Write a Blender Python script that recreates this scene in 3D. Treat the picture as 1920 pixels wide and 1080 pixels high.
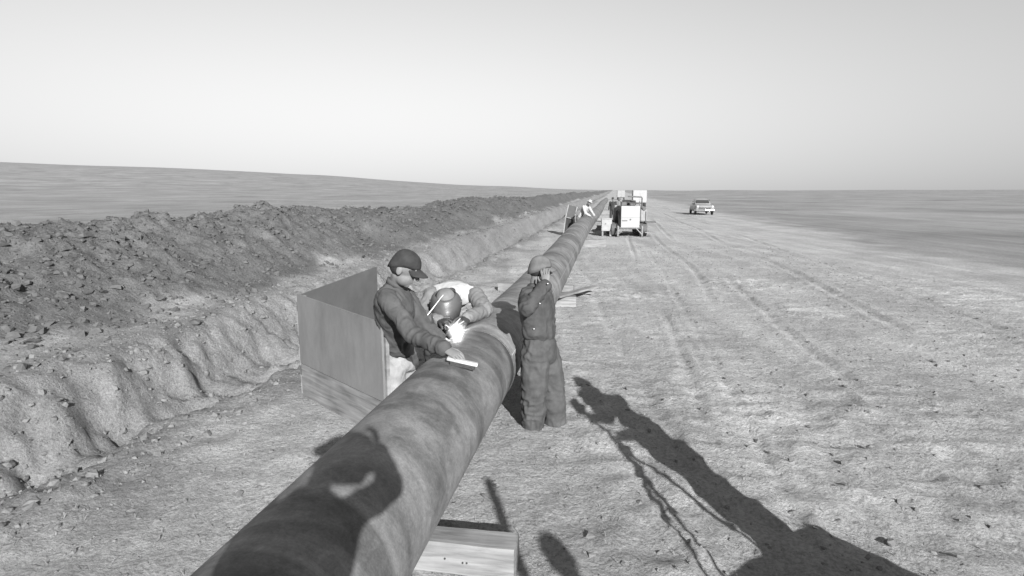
import bpy, math, random
import numpy as np
from mathutils import Vector, Matrix

# ------------------------------------------------------------------ scene, camera, sky, sun
S = bpy.context.scene
for o in list(bpy.data.objects):
    bpy.data.objects.remove(o, do_unlink=True)
COL = S.collection
rng = np.random.default_rng(7)
random.seed(7)

FPX, HCAM = 1100.0, 2.30                      # focal length in photo pixels, lens height above the ground
PITCH = math.atan(183 / FPX)
cam_d = bpy.data.cameras.new('camera'); cam = bpy.data.objects.new('camera', cam_d); COL.objects.link(cam)
cam.location = (0, 0, HCAM); cam.rotation_euler = (math.pi / 2 - PITCH, 0, 0)
cam_d.sensor_width = 36; cam_d.lens = 36 * FPX / 1920; cam_d.clip_start = 0.05; cam_d.clip_end = 9000
S.camera = cam
S.render.resolution_x, S.render.resolution_y = 1024, 576

SUNV = Vector((0.2475, -0.8768, 0.4123)).normalized()      # towards the sun
SUN_EL = math.asin(SUNV.z)
W = bpy.data.worlds.new('World'); S.world = W; W.use_nodes = True
nt = W.node_tree; nt.nodes.clear()
sky = nt.nodes.new('ShaderNodeTexSky'); sky.sky_type = 'NISHITA'; sky.sun_disc = False
sky.sun_elevation = SUN_EL; sky.sun_rotation = math.atan2(SUNV.x, SUNV.y)
sky.altitude = 3000; sky.dust_density = 0.3; sky.air_density = 2.5
bw = nt.nodes.new('ShaderNodeVectorMath'); bw.operation = 'DOT_PRODUCT'; bw.inputs[1].default_value = (0.23, 0.0, 0.77); bg = nt.nodes.new('ShaderNodeBackground'); wo = nt.nodes.new('ShaderNodeOutputWorld')
nt.links.new(sky.outputs[0], bw.inputs[0]); nt.links.new(bw.outputs['Value'], bg.inputs[0]); nt.links.new(bg.outputs[0], wo.inputs[0])
bg.inputs[1].default_value = 0.060
sd = bpy.data.lights.new('sun', 'SUN'); sun = bpy.data.objects.new('sun', sd); COL.objects.link(sun)
sd.energy = 5.0; sd.angle = math.radians(0.55); sd.color = (1, 1, 1)
sun.rotation_euler = SUNV.to_track_quat('Z', 'Y').to_euler(); sun.location = (6, -12, 9)
S.view_settings.view_transform = 'Standard'; S.view_settings.look = 'None'
S.view_settings.gamma = 1; S.view_settings.use_curve_mapping = False
S.view_settings.exposure = 1.10

def P(px, py, Y):
    """photo pixel + forward distance in metres -> world point"""
    v = Vector((px - 960, FPX, -(py - 540)))
    c, s = math.cos(PITCH), math.sin(PITCH)
    w = Vector((v.x, v.y * c + v.z * s, -v.y * s + v.z * c))
    return Vector((0, 0, HCAM)) + w * (Y / w.y)
def G(px, py, z=0.0):
    v = P(px, py, 1.0) - Vector((0, 0, HCAM))
    return Vector((0, 0, HCAM)) + v * ((z - HCAM) / v.z)

# pipeline frame: u along the pipe, v to its right
D = Vector((0.1687, 0.9857, 0)).normalized(); RT = Vector((D.y, -D.x, 0))
VP_, PZ, PR = -1.28, 0.585, 0.38
def UV(u, v, z=0): return D * u + RT * v + Vector((0, 0, z))
YAW = math.atan2(-D.x, D.y)                   # rotation that turns local +Y into D

# ------------------------------------------------------------------ noise
def _hash(ix, iy, iz, seed):
    h = (ix.astype(np.int64) * 374761393 + iy.astype(np.int64) * 668265263 + iz.astype(np.int64) * 2147483647 + seed * 1274126177) & 0xffffffff
    h = ((h ^ (h >> 13)) * 1274126177) & 0xffffffff
    h = ((h ^ (h >> 16)) * 2246822519) & 0xffffffff
    return ((h ^ (h >> 15)) & 0xffffff) / float(0xffffff)
def vnoise(x, y, z=None, seed=0):
    x = np.asarray(x, float); y = np.asarray(y, float)
    z = np.zeros_like(x) if z is None else np.asarray(z, float)
    x0, y0, z0 = np.floor(x), np.floor(y), np.floor(z)
    fx, fy, fz = x - x0, y - y0, z - z0
    fx, fy, fz = [t * t * (3 - 2 * t) for t in (fx, fy, fz)]
    r = 0
    for a in (0, 1):
        for b in (0, 1):
            for c in (0, 1):
                w = (fx if a else 1 - fx) * (fy if b else 1 - fy) * (fz if c else 1 - fz)
                r = r + w * _hash(x0 + a, y0 + b, z0 + c, seed)
    return r * 2 - 1
def fbm(x, y, z=None, octv=4, seed=0):
    r, a = 0, 1.0
    for i in range(octv):
        r = r + a * vnoise(np.asarray(x) * 2**i, np.asarray(y) * 2**i, None if z is None else np.asarray(z) * 2**i, seed + i)
        a *= 0.5
    return r
def sstep(a, b, x):
    t = np.clip((np.asarray(x, float) - a) / (b - a), 0, 1); return t * t * (3 - 2 * t)

# ------------------------------------------------------------------ materials
MATS = {}
ALB = 0.74                                    # film-speed bookkeeping: all reflectances are entered relative to this
def mat(name, base, rough=0.8, var=0.25, scale=6.0, bump=0.2, bscale=40.0, metal=0.0, spec=0.3, stretch=(1, 1, 1), bdist=0.01):
    if name in MATS: return MATS[name]
    base *= ALB
    m = bpy.data.materials.new(name); m.use_nodes = True; n = m.node_tree; N = n.nodes; L = n.links
    b = N['Principled BSDF']; b.inputs['Roughness'].default_value = rough; b.inputs['Metallic'].default_value = metal
    b.inputs['Specular IOR Level'].default_value = spec
    tc = N.new('ShaderNodeTexCoord'); mp = N.new('ShaderNodeMapping'); mp.inputs['Scale'].default_value = stretch
    L.new(tc.outputs['Object'], mp.inputs[0])
    nz = N.new('ShaderNodeTexNoise'); nz.inputs['Scale'].default_value = scale; nz.inputs['Detail'].default_value = 8; nz.inputs['Roughness'].default_value = 0.65
    L.new(mp.outputs[0], nz.inputs['Vector'])
    cr = N.new('ShaderNodeValToRGB'); e = cr.color_ramp.elements
    lo, hi = base * (1 - var), min(1, base * (1 + var))
    e[0].position = 0.3; e[0].color = (lo, lo, lo, 1); e[1].position = 0.7; e[1].color = (hi, hi, hi, 1)
    L.new(nz.outputs['Fac'], cr.inputs[0]); L.new(cr.outputs[0], b.inputs['Base Color'])
    if bump > 0:
        n2 = N.new('ShaderNodeTexNoise'); n2.inputs['Scale'].default_value = bscale; n2.inputs['Detail'].default_value = 6
        L.new(mp.outputs[0], n2.inputs['Vector'])
        bp = N.new('ShaderNodeBump'); bp.inputs['Strength'].default_value = bump; bp.inputs['Distance'].default_value = bdist
        L.new(n2.outputs['Fac'], bp.inputs['Height']); L.new(bp.outputs[0], b.inputs['Normal'])
    MATS[name] = m; return m

def wood_mat(name, base, axis='X', ring=9.0, var=0.35, rough=0.85, rotz=0.0):
    """grain running along a local axis, with knots and weathering"""
    if name in MATS: return MATS[name]
    base *= ALB
    m = bpy.data.materials.new(name); m.use_nodes = True; n = m.node_tree; N = n.nodes; L = n.links
    b = N['Principled BSDF']; b.inputs['Roughness'].default_value = rough; b.inputs['Specular IOR Level'].default_value = 0.2
    tc = N.new('ShaderNodeTexCoord'); mp = N.new('ShaderNodeMapping')
    sc = {'X': (0.6, 7, 7), 'Y': (7, 0.6, 7), 'Z': (7, 7, 0.6)}[axis]; mp.inputs['Scale'].default_value = sc
    vr = N.new('ShaderNodeVectorRotate'); vr.rotation_type = 'Z_AXIS'; vr.inputs['Angle'].default_value = -rotz
    L.new(tc.outputs['Object'], vr.inputs['Vector']); L.new(vr.outputs[0], mp.inputs[0])
    nz = N.new('ShaderNodeTexNoise'); nz.inputs['Scale'].default_value = ring / 4; nz.inputs['Detail'].default_value = 9; nz.inputs['Distortion'].default_value = 0.5
    L.new(mp.outputs[0], nz.inputs['Vector'])
    cr = N.new('ShaderNodeValToRGB'); e = cr.color_ramp.elements
    e[0].position = 0.32; e[1].position = 0.66
    lo, hi = base * (1 - var), min(1, base * (1 + var * 0.6)); e[0].color = (lo, lo, lo, 1); e[1].color = (hi, hi, hi, 1)
    L.new(nz.outputs['Fac'], cr.inputs[0])
    st = N.new('ShaderNodeTexNoise'); st.inputs['Scale'].default_value = 2.3; st.inputs['Detail'].default_value = 5; L.new(tc.outputs['Object'], st.inputs['Vector'])
    sr = N.new('ShaderNodeValToRGB'); sr.color_ramp.elements[0].position = 0.35; sr.color_ramp.elements[0].color = (0.62, 0.62, 0.62, 1); sr.color_ramp.elements[1].position = 0.6
    L.new(st.outputs['Fac'], sr.inputs[0])
    mx = N.new('ShaderNodeMixRGB'); mx.blend_type = 'MULTIPLY'; mx.inputs[0].default_value = 0.8
    L.new(cr.outputs[0], mx.inputs[1]); L.new(sr.outputs[0], mx.inputs[2]); L.new(mx.outputs[0], b.inputs['Base Color'])
    bp = N.new('ShaderNodeBump'); bp.inputs['Strength'].default_value = 0.5; bp.inputs['Distance'].default_value = 0.006
    L.new(nz.outputs['Fac'], bp.inputs['Height']); L.new(bp.outputs[0], b.inputs['Normal'])
    MATS[name] = m; return m

def soil_mat():
    m = bpy.data.materials.new('soil'); m.use_nodes = True; n = m.node_tree; N = n.nodes; L = n.links
    b = N['Principled BSDF']; b.inputs['Roughness'].default_value = 0.95; b.inputs['Specular IOR Level'].default_value = 0.1
    tc = N.new('ShaderNodeTexCoord')
    def noise(scale, detail=8, rough=0.65, dist=0.0, out='Fac', st=None):
        z = N.new('ShaderNodeTexNoise'); z.inputs['Scale'].default_value = scale; z.inputs['Detail'].default_value = detail
        z.inputs['Roughness'].default_value = rough; z.inputs['Distortion'].default_value = dist
        if st:
            q = N.new('ShaderNodeMapping'); q.inputs['Rotation'].default_value = (0, 0, -YAW); q.inputs['Scale'].default_value = st
            L.new(tc.outputs['Object'], q.inputs[0]); L.new(q.outputs[0], z.inputs['Vector'])
        else: L.new(tc.outputs['Object'], z.inputs['Vector'])
        return z.outputs[out]
    def ramp(src, p0, c0, p1, c1):
        r = N.new('ShaderNodeValToRGB'); e = r.color_ramp.elements
        e[0].position = p0; e[1].position = p1; e[0].color = (c0, c0, c0, 1); e[1].color = (c1, c1, c1, 1)
        L.new(src, r.inputs[0]); return r.outputs[0]
    def mul(a, c, f=1.0):
        x = N.new('ShaderNodeMixRGB'); x.blend_type = 'MULTIPLY'; x.inputs[0].default_value = f
        L.new(a, x.inputs[1]); L.new(c, x.inputs[2]); return x.outputs[0]
    at = N.new('ShaderNodeAttribute'); at.attribute_name = 'soil'
    sp = N.new('ShaderNodeSeparateColor'); L.new(at.outputs['Color'], sp.inputs[0])
    packed = ramp(noise(0.55, 10, 0.7), 0.34, 0.385 * ALB, 0.68, 0.535 * ALB)
    fresh = ramp(noise(2.2, 10, 0.75), 0.3, 0.11 * ALB, 0.72, 0.20 * ALB)
    grass = ramp(noise(0.05, 12, 0.72, 0.5, st=(1, 1, 1)), 0.36, 0.23 * ALB, 0.66, 0.40 * ALB)
    m1 = N.new('ShaderNodeMixRGB'); L.new(sp.outputs[0], m1.inputs[0]); L.new(packed, m1.inputs[1]); L.new(fresh, m1.inputs[2])
    m2 = N.new('ShaderNodeMixRGB'); L.new(sp.outputs[1], m2.inputs[0]); L.new(m1.outputs[0], m2.inputs[1]); L.new(grass, m2.inputs[2])
    speck = ramp(noise(34, 4, 0.8), 0.36, 0.62, 0.58, 1.12)
    spk2 = ramp(noise(9, 6, 0.8, 0.8), 0.33, 0.78, 0.58, 1.06)
    c = mul(mul(m2.outputs[0], speck, 0.85), spk2, 0.8)
    # wheel-worn dusty streaks along the working strip
    streak = ramp(noise(1.0, 5, 0.6, 0.3, st=(1.4, 0.05, 1)), 0.4, 0.86, 0.62, 1.10)
    c = mul(c, streak, 0.8)
    L.new(c, b.inputs['Base Color'])
    b1 = N.new('ShaderNodeBump'); b1.inputs['Strength'].default_value = 0.9; b1.inputs['Distance'].default_value = 0.06
    L.new(noise(11, 9, 0.72), b1.inputs['Height'])
    b2 = N.new('ShaderNodeBump'); b2.inputs['Strength'].default_value = 0.6; b2.inputs['Distance'].default_value = 0.010
    L.new(noise(60, 5, 0.7), b2.inputs['Height']); L.new(b1.outputs[0], b2.inputs['Normal'])
    L.new(b2.outputs[0], b.inputs['Normal'])
    return m

def pipe_mat():
    """steel line pipe with a dusty coat: local x = across, z = up, y = along"""
    m = bpy.data.materials.new('pipe_steel'); m.use_nodes = True; n = m.node_tree; N = n.nodes; L = n.links
    b = N['Principled BSDF']; b.inputs['Roughness'].default_value = 0.62; b.inputs['Specular IOR Level'].default_value = 0.4
    tc = N.new('ShaderNodeTexCoord')
    def noise(scale, st=(1, 1, 1), detail=8, rough=0.65, dist=0.0):
        q = N.new('ShaderNodeMapping'); q.inputs['Scale'].default_value = st; L.new(tc.outputs['Object'], q.inputs[0])
        z = N.new('ShaderNodeTexNoise'); z.inputs['Scale'].default_value = scale; z.inputs['Detail'].default_value = detail
        z.inputs['Roughness'].default_value = rough; z.inputs['Distortion'].default_value = dist; L.new(q.outputs[0], z.inputs['Vector']); return z.outputs['Fac']
    def ramp(src, p0, c0, p1, c1):
        r = N.new('ShaderNodeValToRGB'); e = r.color_ramp.elements
        e[0].position = p0; e[1].position = p1; e[0].color = (c0, c0, c0, 1); e[1].color = (c1, c1, c1, 1)
        L.new(src, r.inputs[0]); return r.outputs[0]
    def mul(a, c, f=1.0):
        x = N.new('ShaderNodeMixRGB'); x.blend_type = 'MULTIPLY'; x.inputs[0].default_value = f
        L.new(a, x.inputs[1]); L.new(c, x.inputs[2]); return x.outputs[0]
    base = ramp(noise(2.1, (1, 0.8, 1), 9, 0.6, 0.6), 0.38, 0.145 * ALB, 0.60, 0.235 * ALB)
    rings = ramp(noise(1.1, (0.7, 1.6, 0.7), 6, 0.6, 1.2), 0.40, 0.52, 0.54, 1.05)      # hoop-wise stains from the coating
    mott = ramp(noise(7, (1, 1, 1), 9, 0.75, 1.5), 0.36, 0.74, 0.62, 1.16)
    grit = ramp(noise(70, (1, 1, 1), 3, 0.8), 0.35, 0.80, 0.65, 1.15)
    scr = ramp(noise(5, (1, 5, 1), 8, 0.75, 2.0), 0.60, 1.0, 0.70, 1.35)                 # pale scuffs
    L.new(mul(mul(mul(mul(base, rings, 0.9), grit, 0.9), scr, 0.3), mott, 0.9), b.inputs['Base Color'])
    L.new(ramp(noise(6, (1, 1, 1)), 0.3, 0.5, 0.7, 0.8), b.inputs['Roughness'])
    bp = N.new('ShaderNodeBump'); bp.inputs['Strength'].default_value = 0.25; bp.inputs['Distance'].default_value = 0.004
    L.new(noise(55), bp.inputs['Height']); L.new(bp.outputs[0], b.inputs['Normal'])
    return m

def cloth(name, base, var=0.3, rough=0.95):
    return mat(name, base, rough, var, 9.0, 0.45, 30.0, spec=0.12, bdist=0.012)

# ------------------------------------------------------------------ mesh building
def V(*a): return Vector(a)
class MB:
    def __init__(s): s.v, s.f, s.M = [], [], Matrix.Identity(4)
    def add(s, vs, fs):
        k = len(s.v); s.v += [tuple(s.M @ Vector(p)) for p in vs]; s.f += [tuple(i + k for i in f) for f in fs]; return s
    def box(s, c, size, rot=None, bev=0.0):
        c = Vector(c); hx, hy, hz = [t / 2 for t in size]; R = rot if rot else Matrix.Identity(3)
        b = min(bev, hx * .9, hy * .9, hz * .9)
        if b <= 0:
            vs = [c + R @ Vector((x, y, z)) for z in (-hz, hz) for y in (-hy, hy) for x in (-hx, hx)]
            return s.add(vs, [(0, 2, 3, 1), (4, 5, 7, 6), (0, 1, 5, 4), (2, 6, 7, 3), (0, 4, 6, 2), (1, 3, 7, 5)])
        vs, idx = [], {}
        for sx in (-1, 1):
            for sy in (-1, 1):
                for sz in (-1, 1):
                    for ax in range(3):
                        q = [sx * (hx - b), sy * (hy - b), sz * (hz - b)]; q[ax] = (sx * hx, sy * hy, sz * hz)[ax]
                        idx[(sx, sy, sz, ax)] = len(vs); vs.append(c + R @ Vector(q))
        fs = []
        for ax in range(3):
            a, d = [(1, 2), (2, 0), (0, 1)][ax]
            for sg in (-1, 1):
                q = []
                for (p, r) in ((-1, -1), (1, -1), (1, 1), (-1, 1)):
                    t = [0, 0, 0]; t[ax] = sg; t[a] = p; t[d] = r; q.append(idx[(*t, ax)])
                fs.append(tuple(q if sg > 0 else q[::-1]))
        for ax in range(3):                     # edges along ax
            a, d = [(1, 2), (2, 0), (0, 1)][ax]
            for p in (-1, 1):
                for r in (-1, 1):
                    t0 = [0, 0, 0]; t0[ax] = -1; t0[a] = p; t0[d] = r; t1 = list(t0); t1[ax] = 1
                    q = [idx[(*t0, a)], idx[(*t1, a)], idx[(*t1, d)], idx[(*t0, d)]]
                    fs.append(tuple(q[::-1] if p * r > 0 else q))
        for sx in (-1, 1):
            for sy in (-1, 1):
                for sz in (-1, 1):
                    q = [idx[(sx, sy, sz, k)] for k in range(3)]
                    fs.append(tuple(q if sx * sy * sz > 0 else q[::-1]))
        return s.add(vs, fs)
    def rings(s, rings, cap=True, closed=False):
        """list of equal-length point loops -> skin"""
        n = len(rings[0]); vs = [p for r in rings for p in r]; fs = []
        m = len(rings)
        for i in range(m if closed else m - 1):
            for j in range(n):
                a, b_ = i * n + j, i * n + (j + 1) % n; c, d = ((i + 1) % m) * n + (j + 1) % n, ((i + 1) % m) * n + j
                fs.append((a, b_, c, d))
        if cap and not closed: fs.append(tuple(range(n))[::-1]); fs.append(tuple((m - 1) * n + j for j in range(n)))
        return s.add(vs, fs)
    def tube(s, pts, r, n=10, cap=True):
        pts = [Vector(p) for p in pts]; rs = r if isinstance(r, (list, tuple)) else [r] * len(pts)
        up = None; rr = []
        for i, p in enumerate(pts):
            t = (pts[min(i + 1, len(pts) - 1)] - pts[max(i - 1, 0)]).normalized()
            if up is None: up = Vector((0, 0, 1)) if abs(t.z) < 0.9 else Vector((1, 0, 0))
            x = t.cross(up).normalized(); y = x.cross(t).normalized(); up = y
            rr.append([p + (x * math.cos(a) + y * math.sin(a)) * rs[i] for a in [2 * math.pi * k / n for k in range(n)]])
        return s.rings(rr, cap)
    def cyl(s, p0, p1, r, n=16): return s.tube([p0, p1], r, n)
    def ring(s, c, axis, R, r, n=32, k=8):
        ax = Vector(axis).normalized(); e1 = ax.orthogonal().normalized(); e2 = ax.cross(e1); rr = []
        for i in range(n):
            a = 2 * math.pi * i / n; d = e1 * math.cos(a) + e2 * math.sin(a)
            rr.append([Vector(c) + d * (R + r * math.cos(b)) + ax * (r * math.sin(b)) for b in [2 * math.pi * j / k for j in range(k)]])
        return s.rings(rr, False, True)
    def ell(s, c, ax, ay, az, n=16, m=10):
        c, ax, ay, az = map(Vector, (c, ax, ay, az)); vs = [c - az]; fs = []
        for i in range(1, m):
            t = -math.pi / 2 + math.pi * i / m
            for j in range(n):
                a = 2 * math.pi * j / n; vs.append(c + (ax * math.cos(a) + ay * math.sin(a)) * math.cos(t) + az * math.sin(t))
        vs.append(c + az); last = len(vs) - 1
        for j in range(n): fs.append((0, 1 + (j + 1) % n, 1 + j)); fs.append((last, 1 + (m - 2) * n + j, 1 + (m - 2) * n + (j + 1) % n))
        for i in range(m - 2):
            for j in range(n):
                a = 1 + i * n + j; b_ = 1 + i * n + (j + 1) % n; fs.append((a, b_, b_ + n, a + n))
        return s.add(vs, fs)
    def cap(s, p0, p1, r0, r1, n=12):
        """tapered capsule"""
        p0, p1 = Vector(p0), Vector(p1); t = (p1 - p0)
        t = t.normalized() if t.length > 1e-6 else Vector((0, 0, 1))
        pts, rs = [], []
        for a in (80, 60, 40, 20): pts.append(p0 - t * r0 * math.sin(math.radians(a))); rs.append(r0 * math.cos(math.radians(a)))
        pts += [p0, p1]; rs += [r0, r1]
        for a in (20, 40, 60, 80): pts.append(p1 + t * r1 * math.sin(math.radians(a))); rs.append(r1 * math.cos(math.radians(a)))
        x = t.orthogonal().normalized(); y = t.cross(x)
        return s.rings([[p + (x * math.cos(2 * math.pi * k / n) + y * math.sin(2 * math.pi * k / n)) * r for k in range(n)] for p, r in zip(pts, rs)], True)
    def limb(s, pts, rs, n=12):
        for i in range(len(pts) - 1): s.cap(pts[i], pts[i + 1], rs[i], rs[i + 1], n)
        return s
    def loft(s, secs, n=20):
        """secs: (centre, vec a, vec b); rounded ends"""
        rr = []
        def ringp(c, a, b_): return [Vector(c) + Vector(a) * math.cos(2 * math.pi * k / n) + Vector(b_) * math.sin(2 * math.pi * k / n) for k in range(n)]
        c0, a0, b0 = secs[0]; c1 = secs[1][0]; t = (Vector(c0) - Vector(c1)).normalized()
        h = min(Vector(a0).length, Vector(b0).length) * 0.6
        for q in (85, 60, 30): rr.append(ringp(Vector(c0) + t * h * math.sin(math.radians(q)), Vector(a0) * math.cos(math.radians(q)), Vector(b0) * math.cos(math.radians(q))))
        for c, a, b_ in secs: rr.append(ringp(c, a, b_))
        c0, a0, b0 = secs[-1]; c1 = secs[-2][0]; t = (Vector(c0) - Vector(c1)).normalized(); h = min(Vector(a0).length, Vector(b0).length) * 0.6
        for q in (30, 60, 85): rr.append(ringp(Vector(c0) + t * h * math.sin(math.radians(q)), Vector(a0) * math.cos(math.radians(q)), Vector(b0) * math.cos(math.radians(q))))
        return s.rings(rr, True)
    def mesh(s, name, org=None):
        me = bpy.data.meshes.new(name); o = org or Vector((0, 0, 0))
        me.from_pydata([(p[0] - o.x, p[1] - o.y, p[2] - o.z) for p in s.v], [], s.f); me.update(); return me
    def build(s, name, m, parent=None, smooth=False, world=True, fix=True):
        org = ORG.get(parent.name) if (parent and world) else None
        me = s.mesh(name, org)
        if fix:
            import bmesh
            bm = bmesh.new(); bm.from_mesh(me); bmesh.ops.recalc_face_normals(bm, faces=bm.faces); bm.to_mesh(me); bm.free()
        o = link(name, me, m, parent, smooth)
        if org: ORG[o.name] = org
        return o
ORG = {}
def link(name, me, m, parent=None, smooth=False):
    o = bpy.data.objects.new(name, me); COL.objects.link(o)
    if m: me.materials.clear(); me.materials.append(m)
    if parent: o.parent = parent
    if smooth: me.polygons.foreach_set('use_smooth', [True] * len(me.polygons))
    return o
def thing(name, label, cat, loc=(0, 0, 0), rotz=0.0, group=None):
    o = bpy.data.objects.new(name, None); COL.objects.link(o); o.location = loc; o.rotation_euler = (0, 0, rotz)
    o['label'] = label; o['category'] = cat; o.empty_display_size = 0.2
    if group: o['group'] = group
    ORG[o.name] = Vector(loc); return o
def tag(o, label, cat, group=None):
    o['label'] = label; o['category'] = cat
    if group: o['group'] = group
    return o
def remesh(mb, voxel, smooth=6, factor=0.5):
    me = mb.mesh('tmp'); o = bpy.data.objects.new('tmp', me); COL.objects.link(o)
    md = o.modifiers.new('r', 'REMESH'); md.mode = 'VOXEL'; md.voxel_size = voxel
    sm = o.modifiers.new('s', 'SMOOTH'); sm.iterations = smooth; sm.factor = factor
    dg = bpy.context.evaluated_depsgraph_get()
    out = bpy.data.meshes.new_from_object(o.evaluated_get(dg))
    bpy.data.objects.remove(o, do_unlink=True); bpy.data.meshes.remove(me)
    return out
def wrinkle(me, amp, scale, seed=0, st=(1, 1, .55), ridge=True):
    n = len(me.vertices); co = np.empty(n * 3, np.float32); no = np.empty(n * 3, np.float32)
    me.vertices.foreach_get('co', co); me.vertices.foreach_get('normal', no)
    co = co.reshape(-1, 3).astype(float); no = no.reshape(-1, 3)
    w = co * scale * np.array(st)
    wx = w + 0.6 * np.stack([vnoise(w[:, 0], w[:, 1], w[:, 2], seed + 20 + k) for k in range(3)], 1)
    a = vnoise(wx[:, 0], wx[:, 1], wx[:, 2], seed)
    h = (1 - 2 * np.abs(a)) if ridge else a
    a2 = vnoise(wx[:, 0] * 1.9 + wx[:, 2] * 1.2, wx[:, 1] * 1.9, wx[:, 2] * 2.6, seed + 5)
    h = 0.62 * np.clip(h, -.6, 1) + 0.38 * (1 - 2 * np.abs(a2))
    co += no * (amp * h)[:, None]
    me.vertices.foreach_set('co', co.astype(np.float32).ravel()); me.update()

def crease(me, spots, amp, freq=34.0, seed=0):
    """cloth bunching: short ridges across a limb around the given (point, axis, radius)"""
    n = len(me.vertices); co = np.empty(n * 3, np.float32); no = np.empty(n * 3, np.float32)
    me.vertices.foreach_get('co', co); me.vertices.foreach_get('normal', no); co = co.reshape(-1, 3).astype(float); no = no.reshape(-1, 3)
    h = np.zeros(n)
    for k, (p, ax, rad) in enumerate(spots):
        d = co - np.array(p); w = np.exp(-(d ** 2).sum(1) / rad ** 2); t = d @ np.array(Vector(ax).normalized())
        ph = t * freq + 1.8 * vnoise(co[:, 0] * 9, co[:, 1] * 9, co[:, 2] * 9, seed + k); side = vnoise(co[:, 0] * 6, co[:, 1] * 6, co[:, 2] * 3, seed + 50 + k)
        h += w * (1 - np.abs(np.sin(ph)) * 1.6) * np.clip(.45 + side, 0, 1.2)
    co += no * (amp * h)[:, None]; me.vertices.foreach_set('co', co.astype(np.float32).ravel()); me.update()

# ------------------------------------------------------------------ the ground
def ground_height(x, y):
    x = np.asarray(x, float); y = np.asarray(y, float)
    u = x * D.x + y * D.y; v = x * RT.x + y * RT.y
    vw = v + 0.12 * fbm(u * 0.35, v * 0.05, octv=3, seed=11)
    near = 1 - sstep(14, 30, np.hypot(x, y))
    n1 = 1 - np.abs(vnoise(x * 2.3 + 0.5 * vnoise(x * 3, y * 3, seed=14), y * 3.1, seed=5)); n2 = 1 - np.abs(vnoise(x * 5.5, y * 6.5, seed=6)); patch = sstep(-.2, .5, vnoise(x * .55, y * .55, seed=8))
    rough = fbm(x * 1.1, y * 1.1, octv=4, seed=3) * 0.018 + fbm(x * 5, y * 5, octv=2, seed=4) * 0.010 + near * (0.035 * n1 ** 5 + 0.022 * n2 ** 4) * (.25 + patch)
    z = rough * np.where(v < -8, 2.2, 1.0) + 0.05 * vnoise(x * 0.12, y * 0.12, seed=9) * sstep(8, 25, np.hypot(x, y))
    # tractor ruts along the working strip
    for c, w, d, sd_ in ((0.95, 0.06, 0.040, 1), (1.28, 0.05, 0.03, 3), (2.15, 0.08, 0.035, 2), (3.0, 0.08, 0.035, 5), (4.9, 0.1, 0.04, 8), (6.4, 0.1, 0.035, 6)):
        cc = c + 0.22 * vnoise(u * 0.11, u * 0 + sd_, seed=40 + sd_)
        a = np.exp(-((v - cc) / w) ** 2); cle = 0.8 + 0.5 * vnoise(u * 4, v * 4, seed=80 + sd_)
        on = sstep(-0.35, 0.25, vnoise(u * 0.23, u * 0 + sd_ * 3, seed=60 + sd_))
        z = z - d * a * cle * on + 0.5 * d * np.exp(-((np.abs(v - cc) - 1.9 * w) / (0.6 * w)) ** 2) * on
    cc = -0.2 + 0.13 * (u - 11.5) * -1.0; a = np.exp(-((v - cc) / 0.07) ** 2) * sstep(4, 6, u) * (1 - sstep(12, 14, u)); z = z - 0.035 * a
    # the ditch
    ed = 0.10 * fbm(u * 0.6, v * 0.9, octv=2, seed=21)
    ed2 = 0.13 * fbm(u * 3.1, v * 3.1, octv=4, seed=22)
    inn = sstep(-6.75, -5.75, vw + ed + ed2) * (1 - sstep(-5.0, -4.15, vw + ed + ed2))
    z = z - 0.75 * inn + (0.10 * inn + 0.05 * sstep(-7.4, -6.6, v) * (1 - sstep(-4.2, -3.7, v))) * (fbm(u * 2.5, v * 2.5, octv=4, seed=24)) + 0.06 * np.exp(-((v + 3.95) / 0.3) ** 2) * (0.5 + fbm(u * 2, v * 2, octv=3, seed=23))
    # the spoil bank
    cr = 1.36 + 0.16 * vnoise(u * 0.16, u * 0, seed=31) + 0.10 * vnoise(u * 0.55, u * 0 + 3, seed=32)
    prof = sstep(-7.0, -10.4, vw * 1.0 + 0.25 * vnoise(u * 0.4, u * 0 + 7, seed=33)) * (1 - sstep(-10.6, -14.2, vw))
    toe = 0.16 * sstep(-6.3, -7.0, vw) * (1 - sstep(-10, -13, vw))
    z = z + (cr * prof + toe) * (1 + 0.10 * fbm(u * 0.9, v * 0.9, octv=4, seed=35)) + prof * (0.13 * fbm(u * 1.9, v * 1.9, octv=5, seed=36) + 0.05 * fbm(u * 6, v * 6, octv=2, seed=37))
    # far rise on the left
    rho = np.hypot(x, y); az = np.degrees(np.arctan2(-x, y))
    el = np.interp(az, [-60, -10, -6, 5, 18, 30, 45, 75], [0.02, 0.03, 0.12, 0.55, 1.42, 1.85, 2.1, 2.2]) + 0.05 * vnoise(az * 0.25, az * 0, seed=51)
    z = z + np.tan(np.radians(el)) * rho * sstep(90, 900, rho) * (y > -50)
    z = z + 0.35 * vnoise(x * 0.02, y * 0.02, seed=52) * sstep(50, 200, rho)
    return z
def axis_pts(a0, a1, step, lo, hi, g):
    c = list(np.arange(a0, a1 + 1e-6, step)); s = step; x = c[-1]
    while x < hi: s *= g; x += s; c.append(x)
    s = step; x = c[0]; pre = []
    while x > lo: s *= g; x -= s; pre.append(x)
    return np.array(pre[::-1] + c)
gu = axis_pts(-3.0, 16.0, 0.065, -900, 6000, 1.045); gv = axis_pts(-14.5, 6.5, 0.07, -4500, 4500, 1.05)
uu, vv = np.meshgrid(gu, gv, indexing='ij'); X = uu * D.x + vv * RT.x; Y = uu * D.y + vv * RT.y
Z = ground_height(X.ravel(), Y.ravel()).reshape(X.shape)
nu, nv = X.shape
me = bpy.data.meshes.new('ground'); me.vertices.add(nu * nv)
me.vertices.foreach_set('co', np.stack([X, Y, Z], -1).astype(np.float32).ravel())
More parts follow.
